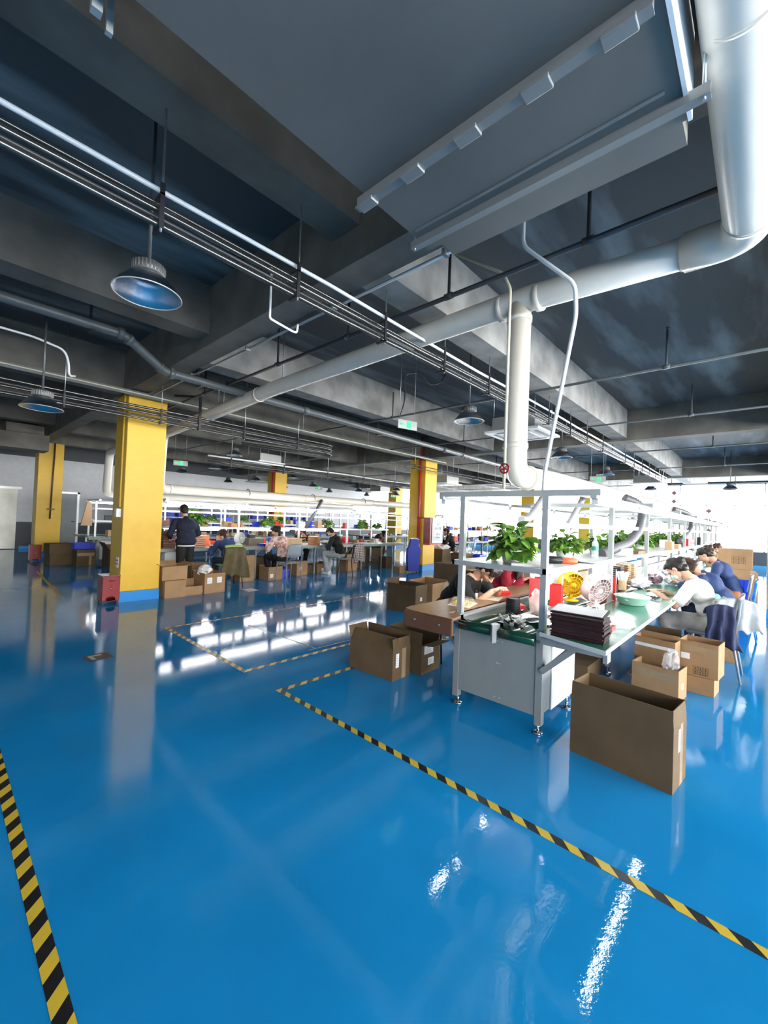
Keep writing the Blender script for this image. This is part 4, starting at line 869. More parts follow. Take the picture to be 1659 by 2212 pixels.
def drape(name, label, cat, x, y, rz, m, wdt, front, backl, top=.83, th=.02, seed=0, trim=None):
    """garment folded over a chair back; local x across, hangs down both sides"""
    b = MB(); nx, nz = 14, 16; R = [];
    path = []
    for i in range(nz+1):
        t = i/nz*(front+backl)-front
        if t < 0: path.append((.035, top+t*1.0))
        else: path.append((-.045-.05*t, top-t))
    A = []
    for i, (yy, zz) in enumerate(path):
        row = []
        for j in range(nx+1):
            u = j/nx*2-1; fold = .032*sin(u*9+seed+i*.25)+.030*noise.noise(Vector((u*2, i*.3, seed))); edge = .12*noise.noise(Vector((u*3, seed*2.2, i > nz/2)))
            k = abs(i-nz*front/(front+backl))/nz; row.append(b.bm.verts.new((u*wdt/2*(.86+.45*k+.12*noise.noise(Vector((i*.35, seed, u)))), yy+fold*(1 if yy > 0 else -1)*(.3+k), zz+edge*(k > .3)-.03*u*u)))
        A.append(row)
    for i in range(nz):
        for j in range(nx): b._f([A[i][j], A[i][j+1], A[i+1][j+1], A[i+1][j]], True)
    o = b.build(name, m); s = o.modifiers.new('s', 'SOLIDIFY'); s.thickness = th; s2 = o.modifiers.new('b', 'SUBSURF'); s2.levels = s2.render_levels = 1
    evaluated(o)
    for p in o.data.polygons: p.use_smooth = True
    o.location = (x, y, 0); o.rotation_euler = (0, 0, rz); return tag(o, label, cat)
m_olive = mat('olive_cloth', (.095, .075, .035), .85, var=.2); m_navy = mat('navy_cloth', (.008, .014, .055), .75, var=.2, vscale=14, bump=.3, bscale=25); m_greycl = mat('pale_grey_cloth', (.45, .48, .49), .8, var=.1)
chair('grey plastic chair with the woman in the floral blouse', 5.66, 8.12, 0, m_greyp, m_greyp)
chair('pale grey chair with thin dark legs, under the plaid coat', 7.55, 8.10, .25, m_lampgrey, m_black)
chair('light green chair hidden under the olive jacket', 4.28, 8.28, -.1, mat('lime_plastic', (.30, .45, .10), .5), m_black)
chair('chair under the woman in the white shirt, draped with jackets', 5.72, .42, 0, m_greyp, m_greyp)
chair('blue plastic chair behind the mint cushion at right', 7.9, .33, 0, m_lblue, m_lblue)
chair('grey chair of the person in the navy jacket at far right', 8.75, .40, 0, m_greyp, m_greyp)
chair('small bright blue chair far beyond the near plant', 14.2, 8.5, .4, m_lblue, m_wenam)
chair('backless grey stool of the man in the black shirt', 3.93, 2.72, pi, m_greyp, m_black, back=False)
chair('grey chair half hidden behind the hose cabinet column', 11.3, 8.6, -.3, m_greyp, m_black)
chair('dark chair under the woman in black beyond the column', 13.2, 8.42, 0, m_greyp, m_black)
drape('olive_jacket', 'olive jacket hanging over the green chair back, beside the tall carton', 'jacket', 4.28, 8.04, -.1, m_olive, .50, .12, .62, .86, .03, 1)
m_plaid = mat('plaid_cloth', (.30, .25, .22), .85)
def plaidify(m):
    nt = m.node_tree; b = nt.nodes['Principled BSDF']; tc = nt.nodes.new('ShaderNodeTexCoord'); ws = []
    for d in ('X', 'Z'):
        wv = nt.nodes.new('ShaderNodeTexWave'); wv.bands_direction = d; wv.inputs['Scale'].default_value = 7; nt.links.new(tc.outputs['Object'], wv.inputs['Vector']); ws.append(wv)
    a = nt.nodes.new('ShaderNodeMath'); a.operation = 'MAXIMUM'; nt.links.new(ws[0].outputs['Fac'], a.inputs[0]); nt.links.new(ws[1].outputs['Fac'], a.inputs[1])
    rp = nt.nodes.new('ShaderNodeValToRGB'); rp.color_ramp.elements[0].position = .8; rp.color_ramp.elements[1].position = .9; rp.color_ramp.elements[0].color = (.33, .28, .25, 1); rp.color_ramp.elements[1].color = (.05, .03, .04, 1)
    nt.links.new(a.outputs[0], rp.inputs['Fac']); nt.links.new(rp.outputs['Color'], b.inputs['Base Color'])
plaidify(m_plaid)
drape('plaid_coat', 'beige and dark plaid coat hanging over the chair of the woman in black', 'coat', 7.62, 7.86, .25, m_plaid, .46, .15, .50, .88, .03, 4)
drape('navy_jacket', 'navy jacket with white cuffs hanging from the chair of the woman in white', 'jacket', 5.40, .34, -1.0, m_navy, .28, .10, .44, .80, .03, 6)
drape('grey_jacket', 'pale grey jacket slung over the same chair, falling to the right', 'jacket', 5.58, .23, -1.1, m_greycl, .38, .18, .34, .86, .035, 9)
b = MB(); b.bev(-.16, .16, -.10, .10, 0, .13, .05, seg=3); o = b.build('mint_cushion', mat('mint_cloth', (.20, .50, .46), .7)); o.location = (6.5, .50, .62); tag(o, 'mint green padded cushion behind the grey jacket', 'cushion')
# ------------------------------------------------------------------ people
def V3(*a): return Vector(a)
def ik(a, b, l1, l2, pole):
    """elbow/knee position between a and b"""
    d = b-a; L = min(d.length, (l1+l2)*.995); d.normalize(); x = (l1*l1-l2*l2+L*L)/(2*L); h = sqrt(max(0, l1*l1-x*x))
    p = pole-d*pole.dot(d); p = p.normalized() if p.length > 1e-5 else d.orthogonal().normalized()
    return a+d*x+p*h, a+d*L
def person(label, x, y, rz, top='tee', m_top=None, m_leg=None, m_hair_=None, hair='short', lean=.45, head=.5, seat=.45, stand=False, hands=None, fine=False, mask=False, scale=1.0, clip=False, turn=0.0, female=True, hood=False, shoe=None, wide=1.0, bulk=1.0):
    """figure facing local +y; origin on the floor under the hips"""
    r = empty('person', (x, y, 0), rz, label, 'person', 'seated workers' if not stand else None); r.scale = (scale,)*3
    vox = .0055 if fine else .011
    hipz = .93 if stand else seat+.10
    hip = V3(0, 0, hipz); up = V3(0, sin(lean), cos(lean)); fw = V3(0, cos(lean), -sin(lean))
    curve = V3(0, .03, 0)
    waist = hip+up*.16-fw*.01; chest = hip+up*.34+fw*.005; neckb = hip+up*.50+fw*.03
    hd = V3(0, sin(lean+head), cos(lean+head)); hf = V3(0, cos(lean+head), -sin(lean+head))
    if turn:
        Rm = Matrix.Rotation(turn, 3, 'Z'); hd = Rm @ hd; hf = Rm @ hf
    hs = V3(1, 0, 0) if not turn else Rm @ V3(1, 0, 0)
    neckt = neckb+(up*.5+hd*.5).normalized()*.085+fw*.01; hc = neckt+hd*.10+hf*.025
    sw = .165 if female else .19
    B = MB()
    # torso
    B.ell(hip, (.15, .10, .10), 16); B.ell(waist, (.125, .09, .12), 16); B.ell(chest, (.15, .105, .14), 16, None, Matrix.Rotation(-lean, 4, 'X')); B.ell(neckb-up*.05, (.14, .075, .07), 16, None, Matrix.Rotation(-lean, 4, 'X'))
    B.cap(neckb-up*.03, .055, neckt+hd*.02, .048)
    # head
    RH = Matrix((( hs.x, hf.x, hd.x, 0), (hs.y, hf.y, hd.y, 0), (hs.z, hf.z, hd.z, 0), (0, 0, 0, 1)))
    def H(px, py, pz): return hc+hs*px+hf*py+hd*pz
    def he(px, py, pz, rr, n=14): B.ell(H(px, py, pz), rr, n, None, RH)
    he(0, -.012, .022, (.074, .092, .085), 18); he(0, .025, -.03, (.058, .062, .075), 16); he(0, .052, -.085, (.028, .025, .022)); he(0, .03, -.06, (.05, .05, .045))
    he(-.036, .055, -.025, (.026, .022, .024)); he(.036, .055, -.025, (.026, .022, .024)); he(0, .072, .022, (.05, .016, .013))
    B.cap(H(0, .083, .008), .008, H(0, .104, -.028), .0125, 8); he(-.012, .092, -.032, (.009, .009, .007), 8); he(.012, .092, -.032, (.009, .009, .007), 8)
    he(0, .085, -.056, (.021, .010, .0065), 10); he(0, .083, -.067, (.018, .010, .0065), 10)
    for s in (-1, 1): he(s*.076, -.005, -.008, (.009, .018, .030), 10)
    # limbs
    arms = []; tops = MB(); g = .013
    hands = hands or ((-.10, .36, .80), (.10, .36, .80))
    ua, fa = .27, .24
    for s, ht in zip((-1, 1), hands):
        sh = neckb-up*.065+V3(s*sw, 0, 0)+fw*.015
        el, wr = ik(sh, Vector(ht), ua, fa, V3(s*.45, -.35, -.65))
        B.chain([sh, el, wr], [.050, .038, .026]); B.cap(neckb-up*.05, .06, sh, .05)
        # hand: palm, four unequal fingers and a thumb curled towards the work
        fd = (wr-el).normalized(); fd = (fd+V3(-s*.25, .35, -.05)).normalized(); dn = V3(0, 0, -1); dn = (dn-fd*dn.dot(fd)).normalized(); sd = fd.cross(dn).normalized()
        pc = wr+fd*.045; PM = Matrix(((sd.x, fd.x, -dn.x, 0), (sd.y, fd.y, -dn.y, 0), (sd.z, fd.z, -dn.z, 0), (0, 0, 0, 1)))
        B.ell(pc, (.038, .045, .015), 12, None, PM); B.cap(wr, .024, pc, .018, 10)
        for k, (o_, ln) in enumerate(((-.028, .062), (-.010, .070), (.009, .066), (.027, .052))):
            k0 = pc+fd*.036+sd*o_; k1 = k0+fd*ln*.45+dn*ln*.12; k2 = k1+fd*ln*.26+dn*ln*.28; k3 = k2+fd*ln*.08+dn*ln*.26
            B.chain([k0, k1, k2, k3], [.0095, .0085, .0080, .0070], 8)
        ti = -1 if sd.x*s > 0 else 1
        t0 = pc-fd*.015+sd*.030*ti; t1 = t0+sd*.022*ti+fd*.026+dn*.01; t2 = t1+fd*.028+dn*.016-sd*.006*ti; B.chain([t0, t1, t2], [.012, .0105, .009], 8)
        slen = 1.0 if top != 'tee' else .0
        if top == 'tee':
            m_ = sh+(el-sh)*.72; tops.cap(sh, .062*bulk, m_, .066*bulk)
        else: tops.chain([sh, el, wr-(wr-el)*.04], [.066*min(bulk, 1.06), .058*min(bulk, 1.06), .042*min(bulk, 1.06)])
        tops.cap(neckb-up*.055, .07, sh, .062); arms.append((sh, el, wr))
    tops.ell(chest, (.172*bulk, .125*bulk, .165), 18, None, Matrix.Rotation(-lean, 4, 'X')); tops.ell(waist, (.158*bulk, .120*bulk, .15), 16, None, Matrix.Rotation(-lean, 4, 'X'))
    tops.ell(hip+up*.03, (.172*bulk, .128*bulk, .105), 16); tops.ell(neckb-up*.06, (.15, .085, .075), 16, None, Matrix.Rotation(-lean, 4, 'X')); tops.cap(neckb-up*.06, .075, neckb-up*.005, .062)
    # legs
    legs = MB(); feet = []
    for s in (-1, 1):
        h0 = hip+V3(s*.085, .01, -.02)
        if stand: kn = V3(s*.095, .03, .49); an = V3(s*.10, -.01, .09)
        else: kn = V3(s*.12, .42, seat+.075); an = V3(s*.13, .36+.06*s, .09)
        B.chain([h0, kn, an], [.08, .056, .036]); B.cap(an-V3(0, .02, .03), .034, an+V3(0, .13, -.055), .026)
        legs.chain([h0, kn, an+(kn-an)*.08], [.098*(1+wide)/2, .078*wide, .066*wide]); feet.append(an)
    legs.ell(hip, (.165, .12, .11), 16)
    fuse(B, 'body', m_skin, r, vox, 2 if fine else 3)
    fuse(tops, 'upper_garment', m_top, r, vox*1.3, 3, (.010, 9))
    fuse(legs, 'trousers', m_leg, r, .012, 3, (.009, 8))
    for an in feet:
        b = MB(); b.cap(an-V3(0, .03, .045), .042, an+V3(0, .14, -.052), .036); b.box(an.x-.04, an.x+.04, an.y-.07, an.y+.17, 0, .018)
        b = fuse(b, 'shoe', shoe or m_wenam, r, .009, 2)
    # hair
    hb = MB(); mh = m_hair_ or m_hair
    def hh(px, py, pz, rr, n=14): hb.ell(H(px, py, pz), rr, n, None, RH)
    hh(0, -.028, .040, (.086, .090, .082), 18); hh(0, -.045, .0, (.084, .072, .085), 16); hh(0, -.062, -.045, (.066, .050, .062), 14); hh(0, .028, .082, (.066, .052, .030), 14)
    if hair == 'fringe' or hair == 'short':
        for k in range(9): u = k/8*2-1; hb.cap(H(u*.055, .045, .085), .018, H(u*.068, .085-.02*u*u, .040 if hair == 'fringe' else .062), .008, 8)
    if hair in ('pony', 'long'):
        for s in (-1, 1): hb.cap(H(s*.06, .03, .07), .022, H(s*.08, .0, .0), .016, 8)
    if hair == 'pony':
        hb.ell(H(0, -.115, .035), .030, 10); pts = [H(0, -.12, .03), H(0, -.155, -.02), hc+V3(0, -.17, -.12), hc+V3(0, -.22, -.23), hc+V3(0, -.27, -.34)]
        hb.chain(pts, [.026, .034, .034, .026, .010])
    if hair == 'bun':
        hb.ell(H(0, -.115, .02), (.05, .045, .045), 12); hb.ell(H(0, -.09, .0), (.06, .05, .06), 12)
    if hair == 'long':
        for s in (-.055, -.02, .02, .055): hb.chain([H(s, -.09, .03), H(s*1.1, -.10, -.06), hc-hf*.09+V3(s, 0, -.17), hc-hf*.07+V3(s*1.1, -.02, -.30)], [.035, .036, .034, .018])
    fuse(hb, 'hair', mh, r, .006 if fine else .010, 1, (.005, 26))
    if fine:
        for s in (-1, 1):
            MB().ell(H(s*.030, .0755, .0), (.013, .006, .0045), 10, None, RH).build('eye', m_ink, r)
            MB().cap(H(s*.018, .086, .018), .0035, H(s*.046, .078, .020), .003, 8).build('eyebrow', mh, r)
    if mask:
        b = MB(); b.ell(H(0, .062, -.048), (.056, .048, .045), 16, None, RH); fuse(b, 'face_mask', mat('pale_green_mask', (.55, .70, .62), .7), r, .005, 2)
        b = MB(); [b.tube([H(s*.055, .045, -.03), H(s*.078, .0, -.005)], .002, 5) for s in (-1, 1)]; b.build('mask_loop', m_wenam, r)
    if clip:
        b = MB(); b.tube([H(.03+.026*cos(a), -.07+.026*sin(a), .112) for a in [i*pi/8 for i in range(14)]], .006, 6); b.build('hair_clip', mat('gold_clip', (.75, .68, .35), .3, .3), r)
    return r
def M_(n, c, **k): return mat(n, c, .8, var=.12, vscale=12, bump=.25, bscale=30, **k)
c_black, c_dkblue, c_wht = M_('black_cloth', (.008, .008, .009)), M_('dark_blue_jacket', (.008, .012, .035)), M_('white_shirt_cloth', (.70, .69, .65))
c_blue, c_red = M_('slate_blue_jacket', (.022, .045, .13)), M_('crimson_jacket', (.32, .008, .025)); c_gpant, c_jean = M_('grey_trousers', (.36, .38, .38)), M_('dark_jeans', (.03, .045, .08))
c_flor = mat('floral_cloth', (.55, .22, .18), .8, col2=(.72, .60, .54), vscale=16, thr=(.45, .55)); c_lpant = M_('light_trousers', (.55, .53, .50)); c_plum = M_('plum_cloth', (.09, .02, .05)); c_cream = M_('cream_cloth', (.6, .56, .48))
# near bench
person('man in a black T-shirt bent low over the brown bench wing, black fringe hair', 3.95, 2.62, pi-.03, 'tee', c_black, c_jean, m_hair, 'fringe', lean=.66, head=.42, seat=.40, hands=((.02, .60, .775), (.16, .60, .775)), fine=True, female=False, scale=1.08, turn=-.25, bulk=1.08)
person('person in a crimson jacket at the near bench, face hidden by the shelf', 5.05, 2.62, pi, 'long', c_red, c_jean, m_hair, 'long', lean=.45, head=.4, seat=.44, hands=((-.15, .42, .82), (.12, .42, .82)), female=True)
person('woman in a white T-shirt and mask working at the green bench top, hair tied back', 5.72, .40, -.04, 'tee', c_wht, c_lpant, m_hair, 'bun', lean=.36, head=.62, seat=.44, hands=((-.16, .50, .81), (.10, .47, .80)), fine=True, mask=True, scale=.98, wide=1.0, bulk=1.0)
person('woman in a slate blue jacket with a gold hair clip beside the masked woman', 6.85, .32, .0, 'long', c_blue, c_jean, m_hairb, 'long', lean=.58, head=.5, seat=.45, hands=((-.12, .5, .8), (.12, .5, .8)), clip=True)
person('short haired person in a slate blue jacket farther along the right bench side', 8.65, .36, .05, 'long', c_blue, mat('rust_cloth', (.36, .12, .04), .8), m_hair, 'short', lean=.42, head=.5, seat=.48, hands=((-.12, .42, .84), (.12, .42, .84)), female=False)
person('brown haired person in cream farthest along the near bench, right of two', 13.4, .55, .1, 'long', c_cream, c_jean, m_hairb, 'bun', lean=.4, head=.5, hands=((-.12, .42, .84), (.12, .42, .84)))
person('brown haired person farthest along the near bench, left of two', 12.0, .58, .0, 'long', M_('tan_cloth', (.35, .22, .14)), c_jean, m_hairb, 'bun', lean=.45, head=.5, hands=((-.12, .42, .84), (.12, .42, .84)))
# long bench
person('standing man seen from behind in a dark blue jacket with white hem and black trousers', 3.46, 8.46, .02, 'long', c_dkblue, c_black, m_hair, 'short', lean=.10, head=.35, stand=True, hands=((-.20, .30, 1.02), (.20, .30, 1.02)), female=False, scale=.97, shoe=m_black, bulk=1.22)
b = MB(); b.lathe([(.172, 0), (.176, .0), (.176, .022), (.172, .022)], n=32, cap=False); o = b.build('jacket_hem', m_wenam, bpy.data.objects['person.007']); o.location = (0, .0, .86); o.scale = (1, .78, 1)
person('woman with a reddish ponytail in a dark blue jacket, seated left on the long bench', 4.36, 8.42, .0, 'long', c_blue, c_jean, M_('auburn_hair', (.06, .015, .01)), 'pony', lean=.42, head=.5, seat=.42, hands=((-.22, .42, .80), (.12, .42, .80)), shoe=m_black, scale=.97)
person('woman with a long black ponytail in a pink floral blouse', 5.66, 8.36, .15, 'long', c_flor, c_black, m_hair, 'pony', lean=.25, head=.5, seat=.44, hands=((-.15, .40, .81), (.12, .38, .81)), turn=.25)
person('short haired woman in a black jacket and grey trousers before the plaid coat', 7.42, 8.33, .30, 'long', c_black, c_gpant, m_hair, 'short', lean=.32, head=.6, seat=.45, hands=((-.15, .38, .82), (.10, .38, .81)), turn=.2)
person('person in black on the far side of the long bench, left of two', 7.75, 10.78, pi, 'long', c_black, c_black, m_hair, 'short', lean=.6, head=.7, hands=((-.15, .46, .80), (.15, .46, .80)), female=False)
person('person in black on the far side of the long bench, right of two', 11.2, 10.78, pi+.3, 'tee', c_black, c_black, m_hair, 'long', lean=.6, head=.7, hands=((-.15, .46, .80), (.15, .46, .80)))
# beyond the column
person('woman with long hair in black at the table beyond the hose cabinet', 13.15, 8.55, .35, 'long', c_black, c_black, m_hairb, 'long', lean=.25, head=.4, hands=((-.15, .40, .81), (.12, .40, .81)), turn=.3)
person('person in plum facing the camera beyond the hose cabinet', 17.0, 10.8, pi, 'long', c_plum, c_black, m_hair, 'short', lean=.4, head=.5, hands=((-.15, .42, .81), (.15, .42, .81)), female=False)
person('person in dark clothes between the woman in black and the person in plum', 15.2, 10.8, pi, 'long', c_black, c_black, m_hair, 'short', lean=.4, head=.5, hands=((-.15, .42, .81), (.15, .42, .81)))
person('person in a pink floral top at the distant table behind the near plant', 17.9, 8.75, .2, 'long', c_flor, c_black, m_hair, 'bun', lean=.3, head=.4, hands=((-.15, .42, .81), (.15, .42, .81)))
# ------------------------------------------------------------------ things on the near bench (top z = .752 on the wing, .715 belt)
ZW, ZB, ZS_ = .753, .716, 1.189
def small(name, label, cat, loc, rz, parts, group=None):
    r = empty(name, loc, rz, label, cat, group)
    for nm, mb_, m in parts: mb_.build(nm, m, r)
    return r
# stack of dark folders
m_fold = mat('maroon_folder', (.030, .011, .012), .45, var=.2); m_page = mat('folder_page', (.55, .42, .38), .7)
F0 = None; RR = random.Random(5)
for k in range(18):
    b = MB(); b.box(-.10, .10, -.165, .165, 0, .0022); b.box(-.10, .10, -.165, .165, .0058, .008); b.box(-.10, -.097, -.165, .165, 0, .008)
    loc = (3.03+RR.uniform(-.008, .008), .925+RR.uniform(-.008, .008), ZW+k*.0083); rz = .05+RR.uniform(-.03, .03); lab = 'dark maroon folder in the tall stack on the bench corner'
    if F0 is None:
        F0 = empty('folder', loc, rz, lab, 'folder', 'stack of dark folders'); b.build('cover', m_fold, F0); MB().box(-.095, .095, -.16, .16, .0024, .0056).build('pages', m_page, F0)
    else: b.bm.free(); dup(F0, loc, rz, lab)
b = MB(); b.box(-.10, .10, -.17, .17, 0, .004); b.box(-.10, .10, -.17, .17, .010, .014); b2 = MB(); b2.box(-.09, .09, -.155, .155, .0145, .018)
r = small('open_folder', 'open folder with white pages lying on top of the dark folder stack', 'folder', (3.04, .935, ZW+.165), .06, [('cover', b, m_fold), ('white_pages', b2, m_paper)]); r.rotation_euler[1] = -.10
b = MB(); b.box(-.05, .05, -.012, .012, 0, .03); o = b.build('red_tag', m_redcard); o.location = (3.19, .77, ZW+.05); tag(o, 'tiny red tag sticking out of the folder stack', 'tag')
# white carton, clear bag, tweezers, bag of pieces
carton('small white carton behind the folder stack', 3.36, .83, .1, .13, .13, .085, z=ZW, m=m_paper, flaps={'y+': (30, .07)}, name='white_carton')
crumple('clear_plastic_bag', 'crumpled clear bag lying flat on the green bench top', 'plastic bag', (3.62, .80, ZW), (.12, .08, .05), m_film, 31, .5, 3)
crumple('clear_plastic_bag', 'small clear bag beside the white carton', 'plastic bag', (3.75, .93, ZW), (.07, .06, .04), m_film, 33, .5, 3)
b = MB(); b.bar((0, 0, .002), (.13, .01, .006), .004, .002); b.bar((0, 0, .002), (.13, -.012, .006), .004, .002); tag(b.build('tweezers', m_dark), 'black tweezers lying on the green bench top', 'tweezers').location = (3.9, .86, ZW)
# mint basin
b = MB(); b.lathe([(0, 0), (.10, 0), (.115, .01), (.155, .075), (.165, .08), (.165, .086), (.15, .084), (.112, .018), (0, .012)], n=36); b2 = MB(); b2.ell((0, 0, .065), (.145, .145, .045), 20)
r = empty('mint_basin', (4.78, .98, ZW), 0, 'round mint plastic basin wrapped in film on the green bench top', 'basin'); b.build('bowl', mat('mint_plastic', (.35, .62, .50), .35), r); fuse(b2, 'film_contents', mat('greenish_film', (.55, .72, .64), .2, bump=.5, bscale=20), r, .008, 1, (.01, 14))
# black parts on a sheet
r = empty('parts_sheet', (5.42, .95, ZW), .1, 'sheet covered with rows of small black parts before the woman in white', 'parts'); MB().box(-.16, .16, -.12, .12, 0, .002).build('sheet', mat('pale_teal_sheet', (.35, .5, .5), .4), r)
for i in range(24):
    o = MB().bev(-.012, .012, -.008, .008, .002, .014, .002).build('black_part', m_black); o.location = (5.30+.037*(i % 6)+.006*(i//6), .87+.035*(i//6), ZW); o.rotation_euler[2] = i*.9; tag(o, 'one of the small black parts laid out on the pale sheet', 'part', 'black parts on the sheet')
# fans shaped like round cages
def fan(label, x, y, z, rz, m, tilt, s=1.0, ears=True):
    r = empty('table_fan', (x, y, z), rz, label, 'fan'); r.scale = (s,)*3
    M = Matrix.Translation((0, 0, .16)) @ Matrix.Rotation(pi/2+tilt, 4, 'X')
    b = MB(); b.lathe([(.118, -.045), (.125, -.02), (.125, .02), (.118, .045)], n=32, M=M, cap=False); b.lathe([(.115, .045), (.120, .02), (.120, -.02), (.115, -.045)], n=32, M=M, cap=False); b.build('shell', m, r)
    MB().lathe([(0, -.03), (.117, -.03), (.117, -.026), (0, -.026)], n=32, M=M).build('back_disc', m, r)
    b = MB()
    for zz, k in ((.05, 1), (-.05, -1)):
        for R_ in (.118, .085, .055): b.tube([M @ V3(R_*cos(a), R_*sin(a), zz+k*.012*(1-R_/.118)) for a in [i*pi/12 for i in range(24)]], .003, 5, closed=True)
        for a in range(20): b.tube([M @ V3(.03*cos(a*pi/10), .03*sin(a*pi/10), zz+k*.012), M @ V3(.118*cos(a*pi/10), .118*sin(a*pi/10), zz)], .002, 4)
    cg = b.build('cage', m, r); b = MB(); b.lathe([(0, .06), (.028, .058), (.03, .045), (.03, -.045), (0, -.05)], n=18, M=M); b.build('hub', m, cg)
    b = MB()
    for a in range(3):
        q = Matrix.Rotation(a*2*pi/3, 4, 'Z'); v = [b.bm.verts.new(M @ q @ V3(*p)) for p in ((.02, -.02, -.012), (.10, -.035, -.015), (.11, .03, .012), (.02, .02, .01))]; b._f(v)
    o = b.build('blades', m, r); md = o.modifiers.new('s', 'SOLIDIFY'); md.thickness = .002
    b = MB(); b.lathe([(0, 0), (.07, 0), (.072, .012), (.03, .022), (.018, .04), (.018, .06)], n=24); b.build('base', m, r)
    if ears:
        b = MB()
        for s_ in (-1, 1): b.lathe([(0, -.01), (.032, -.01), (.036, 0), (.032, .01), (0, .01)], n=16, M=M @ Matrix.Translation((s_*.085, .11, 0)))
        b.build('ear_discs', m, r)
    return r
fan('yellow round table fan standing by the bench centre rail', 4.55, 1.49, ZB+.02, -.85, mat('yellow_plastic', (.80, .52, .01), .3), .1, 1.05, False)
fan('pinkish white table fan with two round ears, tilted, near the second post', 4.42, 1.22, ZB+.02, -.5, mat('pink_plastic', (.62, .50, .50), .3), .35, 1.1)
tag(MB().tube(bend([(4.35, 1.17, .80), (4.05, 1.12, .745), (4.0, 1.2, .74), (4.3, 1.22, .745), (4.45, 1.2, .75)], .1), .004, 6).build('fan_cable', m_wenam), 'white cable looping from the pinkish fan', 'cable')
# cup of papers
b = MB(); b.lathe([(.045, 0), (.045, .12)], n=20, cap=False); b.lathe([(0, 0), (.045, 0)], n=20, cap=False)
r = empty('wooden_cup', (5.95, 1.33, ZB+.02), 0, 'light wooden cup stuffed with pale blue paper, behind the second post', 'cup'); b.build('cup', mat('light_wood', (.52, .34, .18), .5), r)
b = MB()
for k in range(6): a = k*1.05; b.quad((.02*cos(a), .02*sin(a), .04), (.03*cos(a+.9), .03*sin(a+.9), .04), (.075*cos(a+.9), .075*sin(a+.9), .22), (.06*cos(a), .06*sin(a), .23))
b.build('papers', mat('pale_blue_paper', (.62, .72, .80), .6), r)
# red paper bags
def redbag(label, x, y, rz, w_, d, h):
    r = empty('red_paper_bag', (x, y, ZB+.03), rz, label, 'paper bag', 'red paper bags'); b = MB(); t = .003
    for q in ((-w_, w_, -d, -d+t), (-w_, w_, d-t, d), (-w_, -w_+t, -d, d), (w_-t, w_, -d, d)): b.box(*q, 0, h)
    b.box(-w_, w_, -d, d, 0, t); b.build('bag_body', m_redcard, r)
    for sy in (-d, d): MB().tube([(-w_*.4, sy, h), (-w_*.35, sy, h+.06), (0, sy, h+.085), (w_*.35, sy, h+.06), (w_*.4, sy, h)], .003, 6).build('handle', m_wenam, r)
redbag('red paper bag with white handles standing left of the first post', 3.95, 1.62, .5, .08, .05, .26)
redbag('red paper bag directly behind the first post', 4.30, 1.72, .35, .10, .05, .22)
redbag('red paper bag right of the first post, tilted open', 4.08, 1.47, .2, .07, .05, .20)
redbag('narrow red gift bag standing by the second post', 4.95, 1.22, .1, .03, .05, .24)
redbag('small dark red bag right of the narrow gift bag', 5.3, 1.30, .3, .06, .05, .13)
for i, (x, y, w_, lab) in enumerate(((4.12, 2.05, .09, 'round red box lid lying on the brown bench wing'), (3.92, 1.85, .08, 'flat red box between the round lid and the black stack'), (3.72, 1.70, .09, 'flat red card box behind the black stack'))):
    b = MB(); b.lathe([(0, 0), (w_, 0), (w_, .035), (0, .035)], n=28, smooth=False) if i == 0 else b.bev(-w_, w_, -w_*.6, w_*.6, 0, .035, .003); o = b.build('red_box', m_redcard); o.location = (x, y, .763 if y > 1.9 else ZB+.02); o.rotation_euler[2] = .4*i; tag(o, lab, 'box')
# black tray stack
for k in range(14):
    b = MB(); b.lathe([(0, 0), (.058, 0), (.062, .003), (.062, .0085), (.057, .0085), (.055, .003), (0, .003)], n=28, smooth=False) if k == 0 else None
    if k == 0: T0 = b.build('round_tray', m_dark); T0.location = (3.56, 1.66, ZB); tag(T0, 'black round tray in the stack between the metal clips and red bags', 'tray', 'stack of black round trays')
    else: o = T0.copy(); COL.objects.link(o); o.location = (3.56+.002*sin(k*2), 1.66+.002*cos(k*3), ZB+k*.0095); o['label'] = 'black round tray in the stack between the metal clips and red bags'; b.bm.free() if b else None
# pile of metal clips
MP = [mat('pale_clip_metal', (.66, .66, .62), .35, .15), m_dark, m_paper]
C0 = []
for k in range(3):
    b = MB(); b.box(-.035, .035, -.012, .012, 0, .004); b.box(-.035, .035, -.012, -.009, 0, .014); [b.box(-.033+j*.011, -.028+j*.011, .012, .018, 0, .004) for j in range(6)]
    o = b.build('metal_clip', MP[k]); C0.append(o)
R = random.Random(2)
for i in range(54):
    o = C0[i % 3] if i < 3 else C0[i % 3].copy()
    if i >= 3: COL.objects.link(o)
    d = abs(R.gauss(0, .45)); a = R.uniform(0, 6.28); o.location = (3.20+.17*d*cos(a)*1.0, 1.55+.15*d*sin(a)-0.05, ZB+.004+max(0, .05*(1-d))*R.random()); o.rotation_euler = (R.uniform(-.6, .6), R.uniform(-.6, .6), R.uniform(0, 6.28))
    tag(o, ('pale metal clip in the loose pile on the dark green belt', 'dark metal clip in the loose pile on the dark green belt', 'white plastic clip in the loose pile on the dark green belt')[i % 3], 'clip', 'pile of metal clips')
